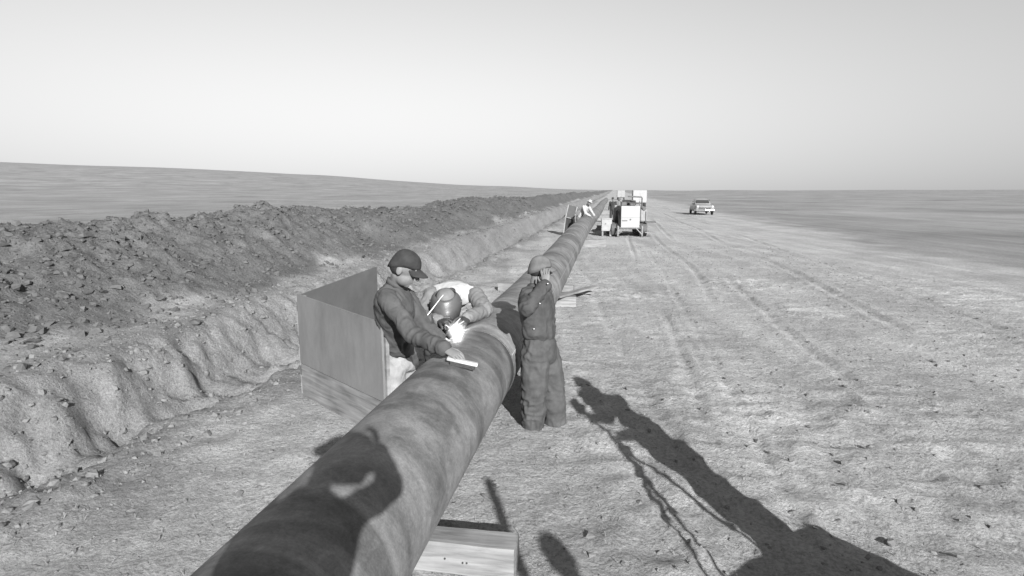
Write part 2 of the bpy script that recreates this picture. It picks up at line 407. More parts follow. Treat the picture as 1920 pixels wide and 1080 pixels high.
ii, jj = np.meshgrid(np.arange(nu - 1), np.arange(nv - 1), indexing='ij')
a = (ii * nv + jj).ravel(); q = np.stack([a, a + nv, a + nv + 1, a + 1], 1)[:, ::-1]
me.loops.add(q.size); me.loops.foreach_set('vertex_index', q.astype(np.int32).ravel())
me.polygons.add(len(q)); me.polygons.foreach_set('loop_start', np.arange(0, q.size, 4, dtype=np.int32))
me.polygons.foreach_set('use_smooth', np.ones(len(q), bool)); me.update(calc_edges=True); me.validate()
nsoil = fbm(uu * 0.8, vv * 0.8, octv=3, seed=71)
fresh = np.maximum(sstep(-6.9, -7.9, vv + 0.5 * nsoil) * (1 - sstep(-13.4, -14.4, vv + 0.5 * nsoil)),
                   0.62 * sstep(-8.5, -6.8, vv) * (1 - sstep(-4.1, -2.9, vv + 0.7 * nsoil)))
wild = np.maximum(sstep(-14, -15.5, vv + 0.8 * nsoil), sstep(9, 13, vv + 1.5 * nsoil)) 
at = me.color_attributes.new('soil', 'FLOAT_COLOR', 'POINT')
at.data.foreach_set('color', np.stack([fresh, wild, fresh * 0, fresh * 0 + 1], -1).astype(np.float32).ravel())
SOIL = soil_mat()
gnd = link('ground', me, SOIL); gnd['kind'] = 'structure'
def gz(x, y): return float(ground_height(np.array([x]), np.array([y]))[0])

# crumbly clods: spoil bank and strip
t_ = (1 + 5 ** .5) / 2
ICO = np.array([(-1, t_, 0), (1, t_, 0), (-1, -t_, 0), (1, -t_, 0), (0, -1, t_), (0, 1, t_), (0, -1, -t_), (0, 1, -t_), (t_, 0, -1), (t_, 0, 1), (-t_, 0, -1), (-t_, 0, 1)]) / math.hypot(1, t_)
ICF = np.array([(0, 11, 5), (0, 5, 1), (0, 1, 7), (0, 7, 10), (0, 10, 11), (1, 5, 9), (5, 11, 4), (11, 10, 2), (10, 7, 6), (7, 1, 8), (3, 9, 4), (3, 4, 2), (3, 2, 6), (3, 6, 8), (3, 8, 9), (4, 9, 5), (2, 4, 11), (6, 2, 10), (8, 6, 7), (9, 8, 1)])
def clods(name, x, y, r, m, label=None, sink=0.3):
    n = len(x); z = ground_height(x, y)
    ang = rng.uniform(0, 6.28, n); ca, sa = np.cos(ang), np.sin(ang)
    p = ICO[None] * (1 + rng.uniform(-.5, .4, (n, 12, 1))); sc = rng.uniform(.65, 1.25, (n, 1, 3)) * np.array([1, 1, .75]); p = p * sc * r[:, None, None]
    px = p[..., 0] * ca[:, None] - p[..., 1] * sa[:, None] + x[:, None]; py = p[..., 0] * sa[:, None] + p[..., 1] * ca[:, None] + y[:, None]
    pz = p[..., 2] + z[:, None] + (r * sink)[:, None]
    me = bpy.data.meshes.new(name); me.vertices.add(n * 12); me.vertices.foreach_set('co', np.stack([px, py, pz], -1).astype(np.float32).ravel())
    f = (ICF[None] + 12 * np.arange(n)[:, None, None]).reshape(-1, 3)
    me.loops.add(f.size); me.loops.foreach_set('vertex_index', f.astype(np.int32).ravel()); me.polygons.add(len(f))
    me.polygons.foreach_set('loop_start', np.arange(0, f.size, 3, dtype=np.int32)); me.update(calc_edges=True)
    me.polygons.foreach_set('use_smooth', np.zeros(len(f), bool)); me.update()
    o = link(name, me, m); o['kind'] = 'stuff'; tag(o, label, name.split('_')[-1]); return o
M_clod = mat('dug_earth', 0.115, 0.95, 0.35, 5, 0.5, 40, spec=0.1)
M_crumb = mat('dry_crumb', 0.19, 0.95, 0.3, 8, 0.4, 60, spec=0.1)
n = 38000; u_ = -2 + 70 * rng.random(n) ** 1.6; v_ = rng.normal(-10.2, 1.9, n); k = (v_ < -6.8) & (v_ > -14.6); u_, v_ = u_[k], v_[k]
clods('earth_clods', u_ * D.x + v_ * RT.x, u_ * D.y + v_ * RT.y, 0.018 + 0.075 * rng.random(len(u_)) ** 6, M_clod, 'dark lumpy clods heaped along the dug spoil bank', 0.05)
n = 17000; u_ = 1.5 + 24 * rng.random(n) ** 1.5; v_ = rng.uniform(-7, 7, n); k = ~((v_ > -6.5) & (v_ < -4.1)); u_, v_ = u_[k], v_[k]
clods('dry_crumbs', u_ * D.x + v_ * RT.x, u_ * D.y + v_ * RT.y, 0.005 + 0.026 * rng.random(len(u_)) ** 5, M_crumb, 'small dry crumbs of earth scattered over the working strip', 0.0)
n = 12000; u_ = 1.0 + 40 * rng.random(n) ** 1.7; v_ = rng.uniform(-7.4, -3.7, n)
clods('ditch_crumbs', u_ * D.x + v_ * RT.x, u_ * D.y + v_ * RT.y, 0.010 + 0.05 * rng.random(len(u_)) ** 6, M_crumb, 'loose crumbs of earth along the ditch and its lips', 0.0)
# straw and stubble litter on the strip
n = 16000; u_ = 1.5 + 22 * rng.random(n) ** 1.6; v_ = rng.uniform(-3.9, 8, n)
sx, sy = u_ * D.x + v_ * RT.x, u_ * D.y + v_ * RT.y; sz = ground_height(sx, sy)
an = rng.uniform(0, 6.28, n); ln = rng.uniform(.015, .05, n); w = 0.0018; ri = rng.uniform(0.0, 0.025, n) * (rng.random(n) < .5)
dx, dy = np.cos(an), np.sin(an)
vx = np.stack([sx - dy * w, sx + dy * w, sx + dx * ln + dy * w, sx + dx * ln - dy * w], 1); vy = np.stack([sy + dx * w, sy - dx * w, sy + dy * ln - dx * w, sy + dy * ln + dx * w], 1)
vz = np.stack([sz + .006, sz + .006, sz + .009 + ri, sz + .009 + ri], 1)
me = bpy.data.meshes.new('straw_litter'); me.vertices.add(4 * n); me.vertices.foreach_set('co', np.stack([vx, vy, vz], -1).astype(np.float32).ravel())
me.loops.add(4 * n); me.loops.foreach_set('vertex_index', np.arange(4 * n, dtype=np.int32)); me.polygons.add(n); me.polygons.foreach_set('loop_start', np.arange(0, 4 * n, 4, dtype=np.int32)); me.update(calc_edges=True)
o = link('straw_litter', me, mat('straw', 0.26, 0.8, 0.35, 3, 0)); o['kind'] = 'stuff'; tag(o, 'bits of straw and stubble lying on the trampled strip', 'straw')

# ------------------------------------------------------------------ the pipeline
M_pipe = pipe_mat(); M_bead = mat('weld_bead', 0.13, 0.5, 0.4, 30, 0.6, 90, metal=0.3)
pl = thing('pipeline', 'long grey steel pipeline welded end to end, lying on timber skids beside the ditch', 'pipeline', UV(0, VP_, 0), YAW)
def pipe_c(u):
    """axis of the line in pipeline coordinates (small field bends)"""
    return Vector((0.05 * math.sin(u * 0.13 + 1.2) * (1 if u > 9 else max(0, (u - 6) / 3)), u, PZ + 0.10 * float(sstep(9, 24, u)) ))
WELDS = [-6.4, 5.38, 17.4, 29.3, 41.5, 53.6, 66.0, 78, 90, 103]
for i in range(len(WELDS) - 1):
    a, b_ = WELDS[i], WELDS[i + 1]; mb = MB(); rr = []
    us = [a] + list(np.linspace(a + 0.012, b_ - 0.012, 26)) + [b_]
    for k, u in enumerate(us):
        R = PR - (0.012 if k in (0, len(us) - 1) else 0)
        c = pipe_c(u); rr.append([c + Vector((math.cos(t), 0, math.sin(t))) * R for t in [2 * math.pi * j / 72 for j in range(72)]])
    mb.rings(rr, True); sec = mb.build('pipe_section', M_pipe, pl, True, world=False)
    # long seam of the rolled plate, high on one side
    th = math.radians([-50, 22, 140, 35, 120][i % 5]); mb = MB()
    mb.tube([pipe_c(u) + Vector((math.cos(th), 0, math.sin(th))) * (PR + 0.0005) for u in np.linspace(a + .03, b_ - .03, 26)], 0.006, 6)
    mb.build('seam', mat('seam_steel', 0.26, 0.6, 0.2, 20, 0.2), sec, True, world=False)
for u in WELDS[1:-1]:
    mb = MB(); c = pipe_c(u); rr = []
    for j in range(96):
        t = 2 * math.pi * j / 96; w = 0.0065 + 0.0016 * rng.random(); R = PR - 0.002 + 0.0015 * rng.random(); d = Vector((math.cos(t), 0, math.sin(t)))
        rr.append([c + d * (R + w * math.cos(b_)) + Vector((0, 1.5 * w * math.sin(b_), 0)) for b_ in [2 * math.pi * q / 8 for q in range(8)]])
    mb.rings(rr, False, True); mb.build('weld_bead', M_bead, pl, True, world=False)
# wrinkle-bend ridges further along
for u in (19.9, 20.7, 21.5, 22.3, 23.1):
    mb = MB(); mb.ring(pipe_c(u), (0, 1, 0), PR - 0.006, 0.014, 64, 8); mb.build('bend_ridge', M_pipe, pl, True, world=False)

# ------------------------------------------------------------------ timber skids
M_tim = wood_mat('skid_timber', 0.28, 'X', 18, .32); M_tim2 = wood_mat('old_timber', 0.20, 'X'); M_nail = mat('nail_steel', 0.06, 0.6, 0.2, 10, 0)
def timber(label, c, length, w, h, yaw, m=None, tilt=0.0, holes=0, group=None, z=None):
    zz = gz(c[0], c[1]) - 0.012 if z is None else z
    t = thing('skid_timber', label, 'timber', (c[0], c[1], zz), yaw, group); t.rotation_euler = (0, tilt, yaw)
    mb = MB(); nseg = 14; rr = []
    for k in range(nseg + 1):
        x = -length / 2 + length * k / nseg; hw, hh = w / 2 * (1 + .006 * rng.normal()), h
        b_ = 0.010 + .008 * rng.random(); top = hh * (1 + .006 * rng.normal())
        rr.append([V(x, -hw + b_, 0), V(x, hw - b_, 0), V(x, hw, b_), V(x, hw, top - b_), V(x, hw - b_, top), V(x, -hw + b_, top), V(x, -hw, top - b_), V(x, -hw, b_)])
    mb.rings(rr, True); mb.build('beam', m or M_tim, t, world=False)
    for k in range(holes):
        x = length / 2 - 0.06 - 0.42 * rng.random(); zq = rng.uniform(.03, h - .04)
        mb = MB(); mb.cyl((x, -w / 2 - .006, zq), (x, -w / 2 + .02, zq), 0.006, 8); mb.build('nail', M_nail, t, world=False)
    return t
YC = YAW                                      # across the pipe: local X is the pipe's right
c0 = UV(3.17, -0.62 - 0.0); timber('squared pale timber skid with nail marks under the near pipe', UV(3.20, -1.17), 1.30, 0.20, 0.205, YC, holes=3)
timber('pale timber skid poking out from the ditch side of the pipe behind the man', (0.55, 13.32), 1.75, 0.22, 0.20, YC - 0.06, M_tim)
timber('short timber block under a loose plank beside the pipe', (0.98, 11.65), 0.62, 0.24, 0.21, YC + 0.1, M_tim)
t = thing('plank', 'loose sawn plank lying slantwise over a timber block', 'plank', (1.36, 12.05, 0.205), math.atan2(1.55, 1.02)); t.rotation_euler = (0, 0.02, math.atan2(1.55, 1.02))
MB().box((0, 0, 0.02), (1.75, 0.17, 0.04), bev=0.004).build('board', M_tim, t, world=False)
t = thing('plank', 'flat weathered plank lying on earth under the loose plank', 'plank', (1.25, 12.75, gz(1.25, 12.75) + .005), YC + .35)
MB().box((0, 0, 0.02), (1.1, 0.2, 0.04), bev=0.004).build('board', M_tim, t, world=False)
for (u, vv_, lab) in ((24.4, -1.0, 'timber skid under the ridged bend of the pipe'), (35.0, -1.1, 'timber skid under the pipe past the welding rig'), (47.0, -1.1, 'timber skid under the pipe near the standing dark-clothed worker'), (59.0, -1.1, 'timber skid under the most distant pipe')):
    timber(lab, UV(u, vv_), 1.5, 0.22, PZ - PR + 0.10, YC, M_tim)

# ------------------------------------------------------------------ wind screens
M_ply = wood_mat('plywood', 0.25, 'X', 14, 0.38, rotz=math.atan2(-1.21, 1.195)); M_pan = mat('painted_panel', 0.185, 0.7, 0.22, 3.0, 0.2, 30, stretch=(1, 1, .4)); M_pan2 = mat('dark_panel', 0.115, 0.75, 0.18, 2.5, 0.12, 30)
M_ply2 = wood_mat('dark_plywood', 0.06, 'Z', 7, 0.25)
M_bat = wood_mat('batten', 0.28, 'X', 9, .25); M_hinge = mat('hinge_steel', 0.10, 0.5, 0.3, 20, 0.2, metal=.6)
def wing(parent, p0, p1, zb0, zb1, zt0, zt1, split, mats, th=0.022):
    """upright board wall between plan points; two boards with a batten over the joint"""
    p0, p1 = Vector((*p0, 0)), Vector((*p1, 0)); t = (p1 - p0).normalized(); nrm = Vector((t.y, -t.x, 0))
    if nrm.dot(Vector((0, -1, 0))) < 0: nrm = -nrm
    def slab(s0, s1, f0, f1, m, name, off, thick):
        mb = MB(); q = []
        for sgn in (0, 1):
            for (s_, f) in ((s0, f0), (s1, f0), (s1, f1), (s0, f1)):
                b_ = zb0 + (zb1 - zb0) * s_; tp = zt0 + (zt1 - zt0) * s_
                q.append(p0 + (p1 - p0) * s_ + Vector((0, 0, b_ + (tp - b_) * f)) + nrm * (off - thick * sgn))
        mb.add(q, [(0, 1, 2, 3), (7, 6, 5, 4), (0, 4, 5, 1), (1, 5, 6, 2), (2, 6, 7, 3), (3, 7, 4, 0)])
        return mb.build(name, m, parent)
    slab(0, 1, 0.0, split - .004, mats[0], 'lower_board', 0.0, th); up = slab(0, 1, split + .004, 1, mats[1], 'upper_board', 0.004, th)
    slab(0.0, 1, split - .028, split + .028, M_bat, 'batten', -th - .003, 0.02)
    for s_ in (0.02, 0.98): slab(s_ - .013, s_ + .013, 0.02, .985, M_bat, 'post', -th - .024, 0.035)
    slab(0.0, 1.0, 0.0, .035, M_bat, 'bottom_rail', 0.014, .012)
    return t, nrm
h0 = (-2.37, 6.36)
ws = thing('wind_screen', 'folding wind screen of wide pale boards standing beside the crouched welders, plywood below', 'wind screen', (-1.76, 5.75, 0))
b0 = (-1.175, 5.15)
gA, gB, gC = gz(*h0), gz(*b0), gz(-1.85, 7.95)
wing(ws, h0, b0, gA - .02, gB - .02, 1.175, 1.125, 0.345, (M_ply, M_pan))
wing(ws, (h0[0] + .03, h0[1] + .05), (-1.85, 7.95), gA - .02, gC - .02, 1.16, 1.27, 0.35, (M_pan2, M_pan2))
for z in (0.25, 0.6, 0.98):
    MB().cyl((h0[0] - .005, h0[1] + .028, z), (h0[0] - .005, h0[1] + .028, z + .1), 0.014, 10).build('hinge', M_hinge, ws)
# the one by the next weld
fs = thing('wind_screen', 'narrow dark wind screen with pale edges leaning beside the man in the white shirt', 'wind screen', (3.05, 30.6, 0))
def quad_slab(parent, pts, th, m, name):
    p = [Vector(q) for q in pts]; nr = (p[1] - p[0]).cross(p[3] - p[0]).normalized()
    q = p + [x - nr * th for x in p]
    return MB().add(q, [(0, 1, 2, 3), (7, 6, 5, 4), (0, 4, 5, 1), (1, 5, 6, 2), (2, 6, 7, 3), (3, 7, 4, 0)]).build(name, m, parent)
Yf = 30.5
A_, B_, C_, D_, E_, F_ = P(1056, 440, Yf), P(1072, 439, Yf - .2), P(1076, 411, Yf + .05), P(1060.5, 407, Yf + .3), P(1082, 388, Yf + .3), P(1066, 384, Yf + .55)
for q in (A_, B_): q.z = -0.02
quad_slab(fs, (A_, B_, C_, D_), .03, M_ply2, 'lower_board'); quad_slab(fs, (D_, C_, E_, F_), .03, mat('grey_board', .10, .8, .2, 3, .1), 'upper_board')
for (a, b_) in ((A_, D_), (B_, C_), (C_, D_), (D_, F_), (C_, E_)):
    MB().tube([a + V(0, -.03, 0), b_ + V(0, -.03, 0)], .028, 6).build('frame_batten', mat('pale_batten', .30, .8, .2, 6, .1), fs)
MB().tube([C_ + V(.02, .03, 0), C_ + V(.15, .75, -1.0)], .03, 6).build('prop', M_bat, fs)

# ------------------------------------------------------------------ people
M_skin = mat('skin', 0.19, 0.6, 0.12, 14, 0.15, 90, spec=.35); M_hair = mat('hair', 0.03, 0.7, 0.3, 60, .4, 120)
M_eye = mat('eye', 0.04, 0.2, 0.1, 10, 0); M_boot = mat('boot_leather', 0.06, 0.6, 0.3, 12, 0.3); M_btn = mat('button_metal', 0.6, 0.3, 0.1, 10, 0, metal=.8)
def hand(mb, wrist, d, pn, side, curl=0.35, spread=0.08, r=0.0088, k_=1.0):
    """palm + four fingers + thumb. d: finger direction, pn: palm normal (the way fingers curl), side=+1 if thumb lies along d x pn"""
    d, pn = Vector(d).normalized(), Vector(pn); pn = (pn - d * pn.dot(d)).normalized(); sv = d.cross(pn) * side
    w = Vector(wrist); q_ = k_
    mb.loft([(w - d * .01 * q_, sv * .026 * q_, pn * .02 * q_), (w + d * .03 * q_, sv * .037 * q_, pn * .018 * q_), (w + d * .075 * q_, sv * .042 * q_, pn * .014 * q_), (w + d * .092 * q_, sv * .04 * q_, pn * .012 * q_)], 14)
    for k, (off, ln) in enumerate(((.031, .074), (.0105, .082), (-.0105, .076), (-.031, .060))):
        p = w + (d * (.088 - .004 * abs(k - 1.3)) + sv * off) * q_; dirv = (d + sv * (off * spread * 30)).normalized(); c = 0.5 * curl
        for seg, fr in enumerate((.45, .30, .25)):
            ca, sa = math.cos(c), math.sin(c); q = (dirv * ca + pn * sa).normalized()
            e = p + q * ln * fr * q_; mb.cap(p, e, r * (1 - .1 * seg) * q_, r * (.92 - .1 * seg) * q_, 8); p = e; c += curl * (0.9 + .1 * k)
    p = w + (d * .022 + sv * .030) * q_; td = (d * .6 + sv * .75 + pn * .25).normalized()
    for ln, rr in ((.038, .0115), (.03, .0095), (.025, .0088)):
        e = p + td * ln * q_; mb.cap(p, e, rr * q_, rr * .9 * q_, 8); p = e; td = (td * .85 + pn * curl * .45 + d * .35 - sv * .18).normalized()

def frame(f, upish=(0, 0, 1)):
    f = Vector(f).normalized(); r = f.cross(Vector(upish)).normalized(); return f, r, r.cross(f)

def make_person(label, J, face, outfit, group=None, vox=0.011, seed=1, scale=1.0, headscale=1.0, up=(0, 0, 1), detail=True):
    """J: joints in world space. face: gaze direction. outfit: list of garments"""
    J = {k: Vector(v) for k, v in J.items()}
    base = (J['ankR'] + J['ankL']) / 2; base.z = min(J['ankR'].z, J['ankL'].z) - .09
    root = thing('person', label, 'person', base, 0, group); s = scale
    f, r, u = frame(face, up); hc = J['head']; hs = s * headscale
    lat = (J['shR'] - J['shL']).normalized(); spine = (J['neck'] - J['pelvis']).normalized(); fr = lat.cross(spine) * -1
    fr = spine.cross(lat).normalized() * -1 if spine.cross(lat).normalized().dot(J.get('front', f)) < 0 else spine.cross(lat).normalized()
    hlat = (J['hipR'] - J['hipL']).normalized(); hfr = Vector((0, 0, 1)).cross(hlat).normalized()
    if hfr.dot(fr) < 0: hfr = -hfr
    # ---- body
    b = MB()
    b.ell(hc + u * .025 * hs - f * .008 * hs, r * .077 * hs, f * .098 * hs, u * .098 * hs, 20, 14)
    b.ell(hc - u * .052 * hs + f * .022 * hs, r * .058 * hs, f * .070 * hs, u * .068 * hs, 16, 12)
    b.ell(hc - u * .095 * hs + f * .058 * hs, r * .026 * hs, f * .026 * hs, u * .022 * hs, 12, 8)
    b.cap(hc + f * .088 * hs + u * .012 * hs, hc + f * .112 * hs - u * .028 * hs, .010 * hs, .016 * hs, 10)
    b.ell(hc + f * .082 * hs - u * .062 * hs, r * .026 * hs, f * .014 * hs, u * .010 * hs, 10, 6)
    b.cap(hc + f * .080 * hs + u * .032 * hs - r * .04 * hs, hc + f * .080 * hs + u * .032 * hs + r * .04 * hs, .012 * hs, .012 * hs, 8)
    for q in (-1, 1): b.ell(hc + r * q * .079 * hs - f * .012 * hs - u * .012 * hs, r * .010 * hs, (f * .45 + u * .1) * .05 * hs, (u - f * .2) * .034 * hs, 10, 8)
    b.cap(J['neck'] - spine * .03, hc - u * .06 * hs - f * .022 * hs, .064 * s, .056 * s)
    ch = J['chest']; pv = J['pelvis']; mid = (ch + pv) / 2 + fr * .01
    sw = (J['shR'] - J['shL']).length / 2
    tors = lambda k, kd: [(pv, hlat * .155 * s * k, hfr * .115 * s * kd), (mid, lat * .140 * s * k, fr * .105 * s * kd), (ch, lat * .165 * s * k, fr * .125 * s * kd), ((ch + J['neck']) / 2 + spine * .01, lat * (sw * .92) * k, fr * .100 * s * kd), (J['neck'] - spine * .03, lat * .085 * s * k, fr * .065 * s * kd)]
    b.loft(tors(.9, .9), 24)
    for q in 'RL':
        b.limb([J['sh' + q], J['el' + q], J['wr' + q]], [.056 * s, .043 * s, .030 * s])
        b.limb([J['hip' + q], J['kn' + q], J['ank' + q]], [.088 * s, .060 * s, .042 * s])
        fd = Vector(J['foot' + q]).normalized(); b.limb([J['ank' + q] - V(0, 0, .03) * s - fd * .03 * s, J['ank' + q] + fd * .15 * s - V(0, 0, .05) * s], [.045 * s, .034 * s])
    me = remesh(b, 0.0075 if detail else .016, 4)
    hb = MB()
    for q in 'RL':
        if 'hand' + q in J: hand(hb, J['wr' + q], J['hand' + q], J['palm' + q], J['side' + q].x, J.get('curl' + q, V(.35, 0, 0)).x, r=outfit.get('finger', .0088), k_=outfit.get('handk', 1.0))
    n0 = len(me.vertices)
    if hb.v:
        vs = [tuple(v.co) for v in me.vertices] + hb.v; fs_ = [tuple(p.vertices) for p in me.polygons] + [tuple(i + n0 for i in ff) for ff in hb.f]
        me2 = bpy.data.meshes.new('body'); me2.from_pydata(vs, [], fs_); bpy.data.meshes.remove(me); me = me2
    me.transform(Matrix.Translation(-base)); body = link('body', me, outfit.get('skin', M_skin), root, True); ORG[body.name] = base
    if detail:
        for q in (-1, 1): MB().ell(hc + f * .082 * hs + r * q * .032 * hs + u * .010 * hs, r * .012 * hs, f * .010 * hs, u * .008 * hs, 10, 8).build('eye', M_eye, body, True)
    def garment(mb, name, m, amp=.016, sc=9, vx=None, sm=5, parent=root):
        g = remesh(mb, vx or vox, sm)
        if amp:
            wrinkle(g, amp, sc, seed)
            if detail:
                sp = []
                for q in 'RL':
                    sp += [(J['el' + q], J['el' + q] - J['sh' + q], .13), (J['el' + q].lerp(J['wr' + q], .7), J['wr' + q] - J['el' + q], .09), (J['sh' + q].lerp(J['chest'], .35), J['el' + q] - J['sh' + q], .10),
                           (J['kn' + q], V(0, 0, 1), .16), (J['ank' + q], V(0, 0, 1), .17), (J['hip' + q], V(0, 0, 1) + (J['hipR'] - J['hipL']), .13)]
                sp.append((J['pelvis'].lerp(J['chest'], .35), V(0, 0, 1), .15))
                crease(g, sp, .019, 33, seed)
        g.transform(Matrix.Translation(-base)); return link(name, g, m, parent, True)
    baggy = outfit.get('baggy', 1.0)
    hem = outfit.get('hem', 0.0)
    def top(mb, kd=1.18, k=1.12):
        tt = tors(k * baggy, kd * baggy)
        if hem: tt[0] = (pv.lerp(ch, hem), lat * .150 * s * k * baggy, fr * .118 * s * kd * baggy); tt[1] = (pv.lerp(ch, hem).lerp(ch, .4), tt[1][1] * 1.03, tt[1][2] * 1.03)
        mb.loft(tt, 28)
        for q in 'RL': mb.ell(J['sh' + q], V(.078, 0, 0) * s, V(0, .078, 0) * s, V(0, 0, .074) * s, 14, 10)
    def sleeves(mb, end=0.94, up_r=.077, el_r=.064, wr_r=.052):
        for q in 'RL':
            w_ = J['el' + q].lerp(J['wr' + q], end); m_ = J['el' + q].lerp(w_, .55)
            mb.limb([J['sh' + q], J['sh' + q].lerp(J['el' + q], .5), J['el' + q], m_, w_], [up_r * s, (up_r + el_r) / 2 * s, el_r * s, (el_r * .6 + wr_r * .4) * s, wr_r * s])
    def legs(mb, hip=.118, kn=.092, hem=.085, drop=.05):
        mb.loft([(pv + V(0, 0, .06), hlat * .175 * s * baggy, hfr * .135 * s * baggy), (pv, hlat * .18 * s * baggy, hfr * .145 * s * baggy), ((J['hipR'] + J['hipL']) / 2 - V(0, 0, .03), hlat * .172 * s * baggy, hfr * .14 * s * baggy)], 24)
        for q in 'RL':
            a, k_, h_ = J['hip' + q], J['kn' + q], J['ank' + q] - V(0, 0, drop)
            mb.limb([a, a.lerp(k_, .5), k_, k_.lerp(h_, .5), h_], [hip * s * baggy, (hip + kn) / 2 * s * baggy, kn * s * baggy, (kn + hem) / 2 * s * baggy, hem * s * baggy])
    if 'coverall' in outfit:
        mb = MB(); top(mb); sleeves(mb); legs(mb, .13, .108, .102, .055)
        garment(mb, 'coverall', outfit['coverall'], .016, 8)
    if 'jacket' in outfit:
        mb = MB(); top(mb); sleeves(mb)
        jk = garment(mb, 'jacket', outfit['jacket'], .018 if detail else .012, 9)
    if 'vest' in outfit:
        mb = MB(); top(mb, 1.2, 1.16); garment(mb, 'vest', outfit['vest'], .012, 9)
        for q in 'RL':
            mb = MB(); w_ = J['el' + q].lerp(J['wr' + q], .95)
            mb.limb([J['sh' + q], J['el' + q], w_], [.088 * s, .082 * s, .058 * s]); garment(mb, 'sleeve', outfit['sleeve'], .016, 10)
    if 'trousers' in outfit:
        mb = MB(); legs(mb, *outfit.get('cut', (.118, .092, .085, .05))); garment(mb, 'trousers', outfit['trousers'], .019 if detail else .012, 8)
    if outfit.get('collar'):
        mb = MB(); nk = J['neck'] + spine * .012; ax = (spine * .85 + fr * -.0 + (hc - J['neck']).normalized() * .5).normalized()
        e1 = lat; e2 = ax.cross(e1).normalized(); rr = []
        for j in range(28):
            t = 2 * math.pi * j / 28; dd = e1 * math.cos(t) + e2 * math.sin(t); open_ = .5 + .5 * max(-1, min(1, -dd.dot(fr) * 1.0 + .45))
            R0, R1 = .078 * s, .067 * s
            rr.append([nk + dd * R0 - ax * .03, nk + dd * (R0 + .012) - ax * .03, nk + dd * (R1 + .016) + ax * .034 * open_, nk + dd * R1 + ax * .036 * open_])
        mb.rings(rr, False, True); mb.build('collar', outfit['collar'], root, True)
    # footwear
    for q in 'RL':
        fd = Vector(J['foot' + q]).normalized(); a = J['ank' + q]; sd_ = fd.cross(V(0, 0, 1)); z0 = V(0, 0, a.z - .09 * s)
        mb = MB(); bz = lambda z: V(a.x, a.y, base.z + z * s) if False else V(a.x, a.y, a.z - .09 * s + z * s)
        mb.loft([(bz(.035) - fd * .07 * s, sd_ * .036 * s, V(0, 0, .034) * s), (bz(.05), sd_ * .042 * s, V(0, 0, .05) * s), (bz(.045) + fd * .09 * s, sd_ * .048 * s, V(0, 0, .043) * s), (bz(.033) + fd * .17 * s, sd_ * .042 * s, V(0, 0, .03) * s)], 14)
        mb.cap(bz(.05), bz(.15), .05 * s, .052 * s)
        g = remesh(mb, .010 if detail else .018, 3); g.transform(Matrix.Translation(-base)); bt = link('boot', g, outfit.get('boots', M_boot), root, True)
    # head wear
    if 'cap' in outfit:
        cm = outfit['cap']; hcap = hc + u * .036 * hs - f * .006 * hs; mb = MB(); rr = []
        nn = 28
        for i in range(9):
            t = i / 8 * math.pi / 2 * .98; R = math.cos(t) ** .88; h = math.sin(t)
            rr.append([hcap + (r * math.cos(a) * .086 + f * math.sin(a) * (.106 if math.sin(a) > 0 else .108)) * R * hs + u * (.095 * h - .002 - (.062 * (1 - h) ** 2) * max(0, -math.sin(a) + .25)) * hs for a in [2 * math.pi * j / nn for j in range(nn)]])
        rr.insert(0, [p + (hcap - p) * .05 for p in rr[0]])
        mb.rings(rr, True); g = mb.mesh('crown', None); wrinkle(g, .002, 22, seed); g.transform(Matrix.Translation(-base))
        cp = link('cap', g, cm, root, True); ORG[cp.name] = base; mb = MB(); L_ = outfit.get('brim', .065); top_, bot = [], []
        for sg in (1, -1):
            rr = []
            for i in range(6):
                e = i / 5
                rr.append([hcap + (r * math.cos(a) * .082 * (1 + .05 * e) + f * (math.sin(a) * .102 + L_ * e * math.sin(a) ** .7)) * hs + u * (.004 - .022 * e - .03 * math.cos(a) ** 2 + .003 * sg) * hs for a in [math.radians(30 + 120 * j / 16) for j in range(17)]])
            (top_ if sg > 0 else bot).extend(rr)
        vs = [p for r_ in top_ for p in r_] + [p for r_ in bot for p in r_]; fc = []; N1 = 17; K = 6 * 17
        for i in range(5):
            for j in range(16):
                a_ = i * N1 + j; fc += [(a_, a_ + 1, a_ + N1 + 1, a_ + N1), (K + a_ + N1, K + a_ + N1 + 1, K + a_ + 1, K + a_)]
        for j in range(16): fc.append((5 * N1 + j, 5 * N1 + j + 1, K + 5 * N1 + j + 1, K + 5 * N1 + j))
        mb.add(vs, fc); mb.build('brim', cm, cp, True)
        MB().ell(hcap + u * .093 * hs, r * .008 * hs, f * .008 * hs, u * .006 * hs, 8, 6).build('button', cm, cp, True)
    if 'hat' in outfit:
        mb = MB(); hb_ = hc + u * .055 * hs; rr = []
        for (R, h) in ((.06, 0.02), (.19, .012), (.195, .004), (.10, -.008), (.098, .03), (.092, .085), (.075, .105), (.03, .098), (.005, .096)):
            rr.append([hb_ + (r * math.cos(a) * R * .92 + f * math.sin(a) * R) * hs * outfit.get('hatk', 1) + u * h * hs for a in [2 * math.pi * j / 26 for j in range(26)]])
        rr = rr[1:]; mb.rings(rr, True); mb.build('hat', outfit['hat'], root, True)
    if 'hair' in outfit:
        mb = MB(); mb.ell(hc - u * .004 * hs - f * .030 * hs, r * .079 * hs, f * .078 * hs, u * .066 * hs, 18, 12); g = remesh(mb, .012, 3); wrinkle(g, .004, 50, 3); g.transform(Matrix.Translation(-base)); link('hair', g, outfit['hair'], root, True)
    return root, body, dict(f=f, r=r, u=u, hc=hc, base=base, J=J, fr=fr, lat=lat, spine=spine)

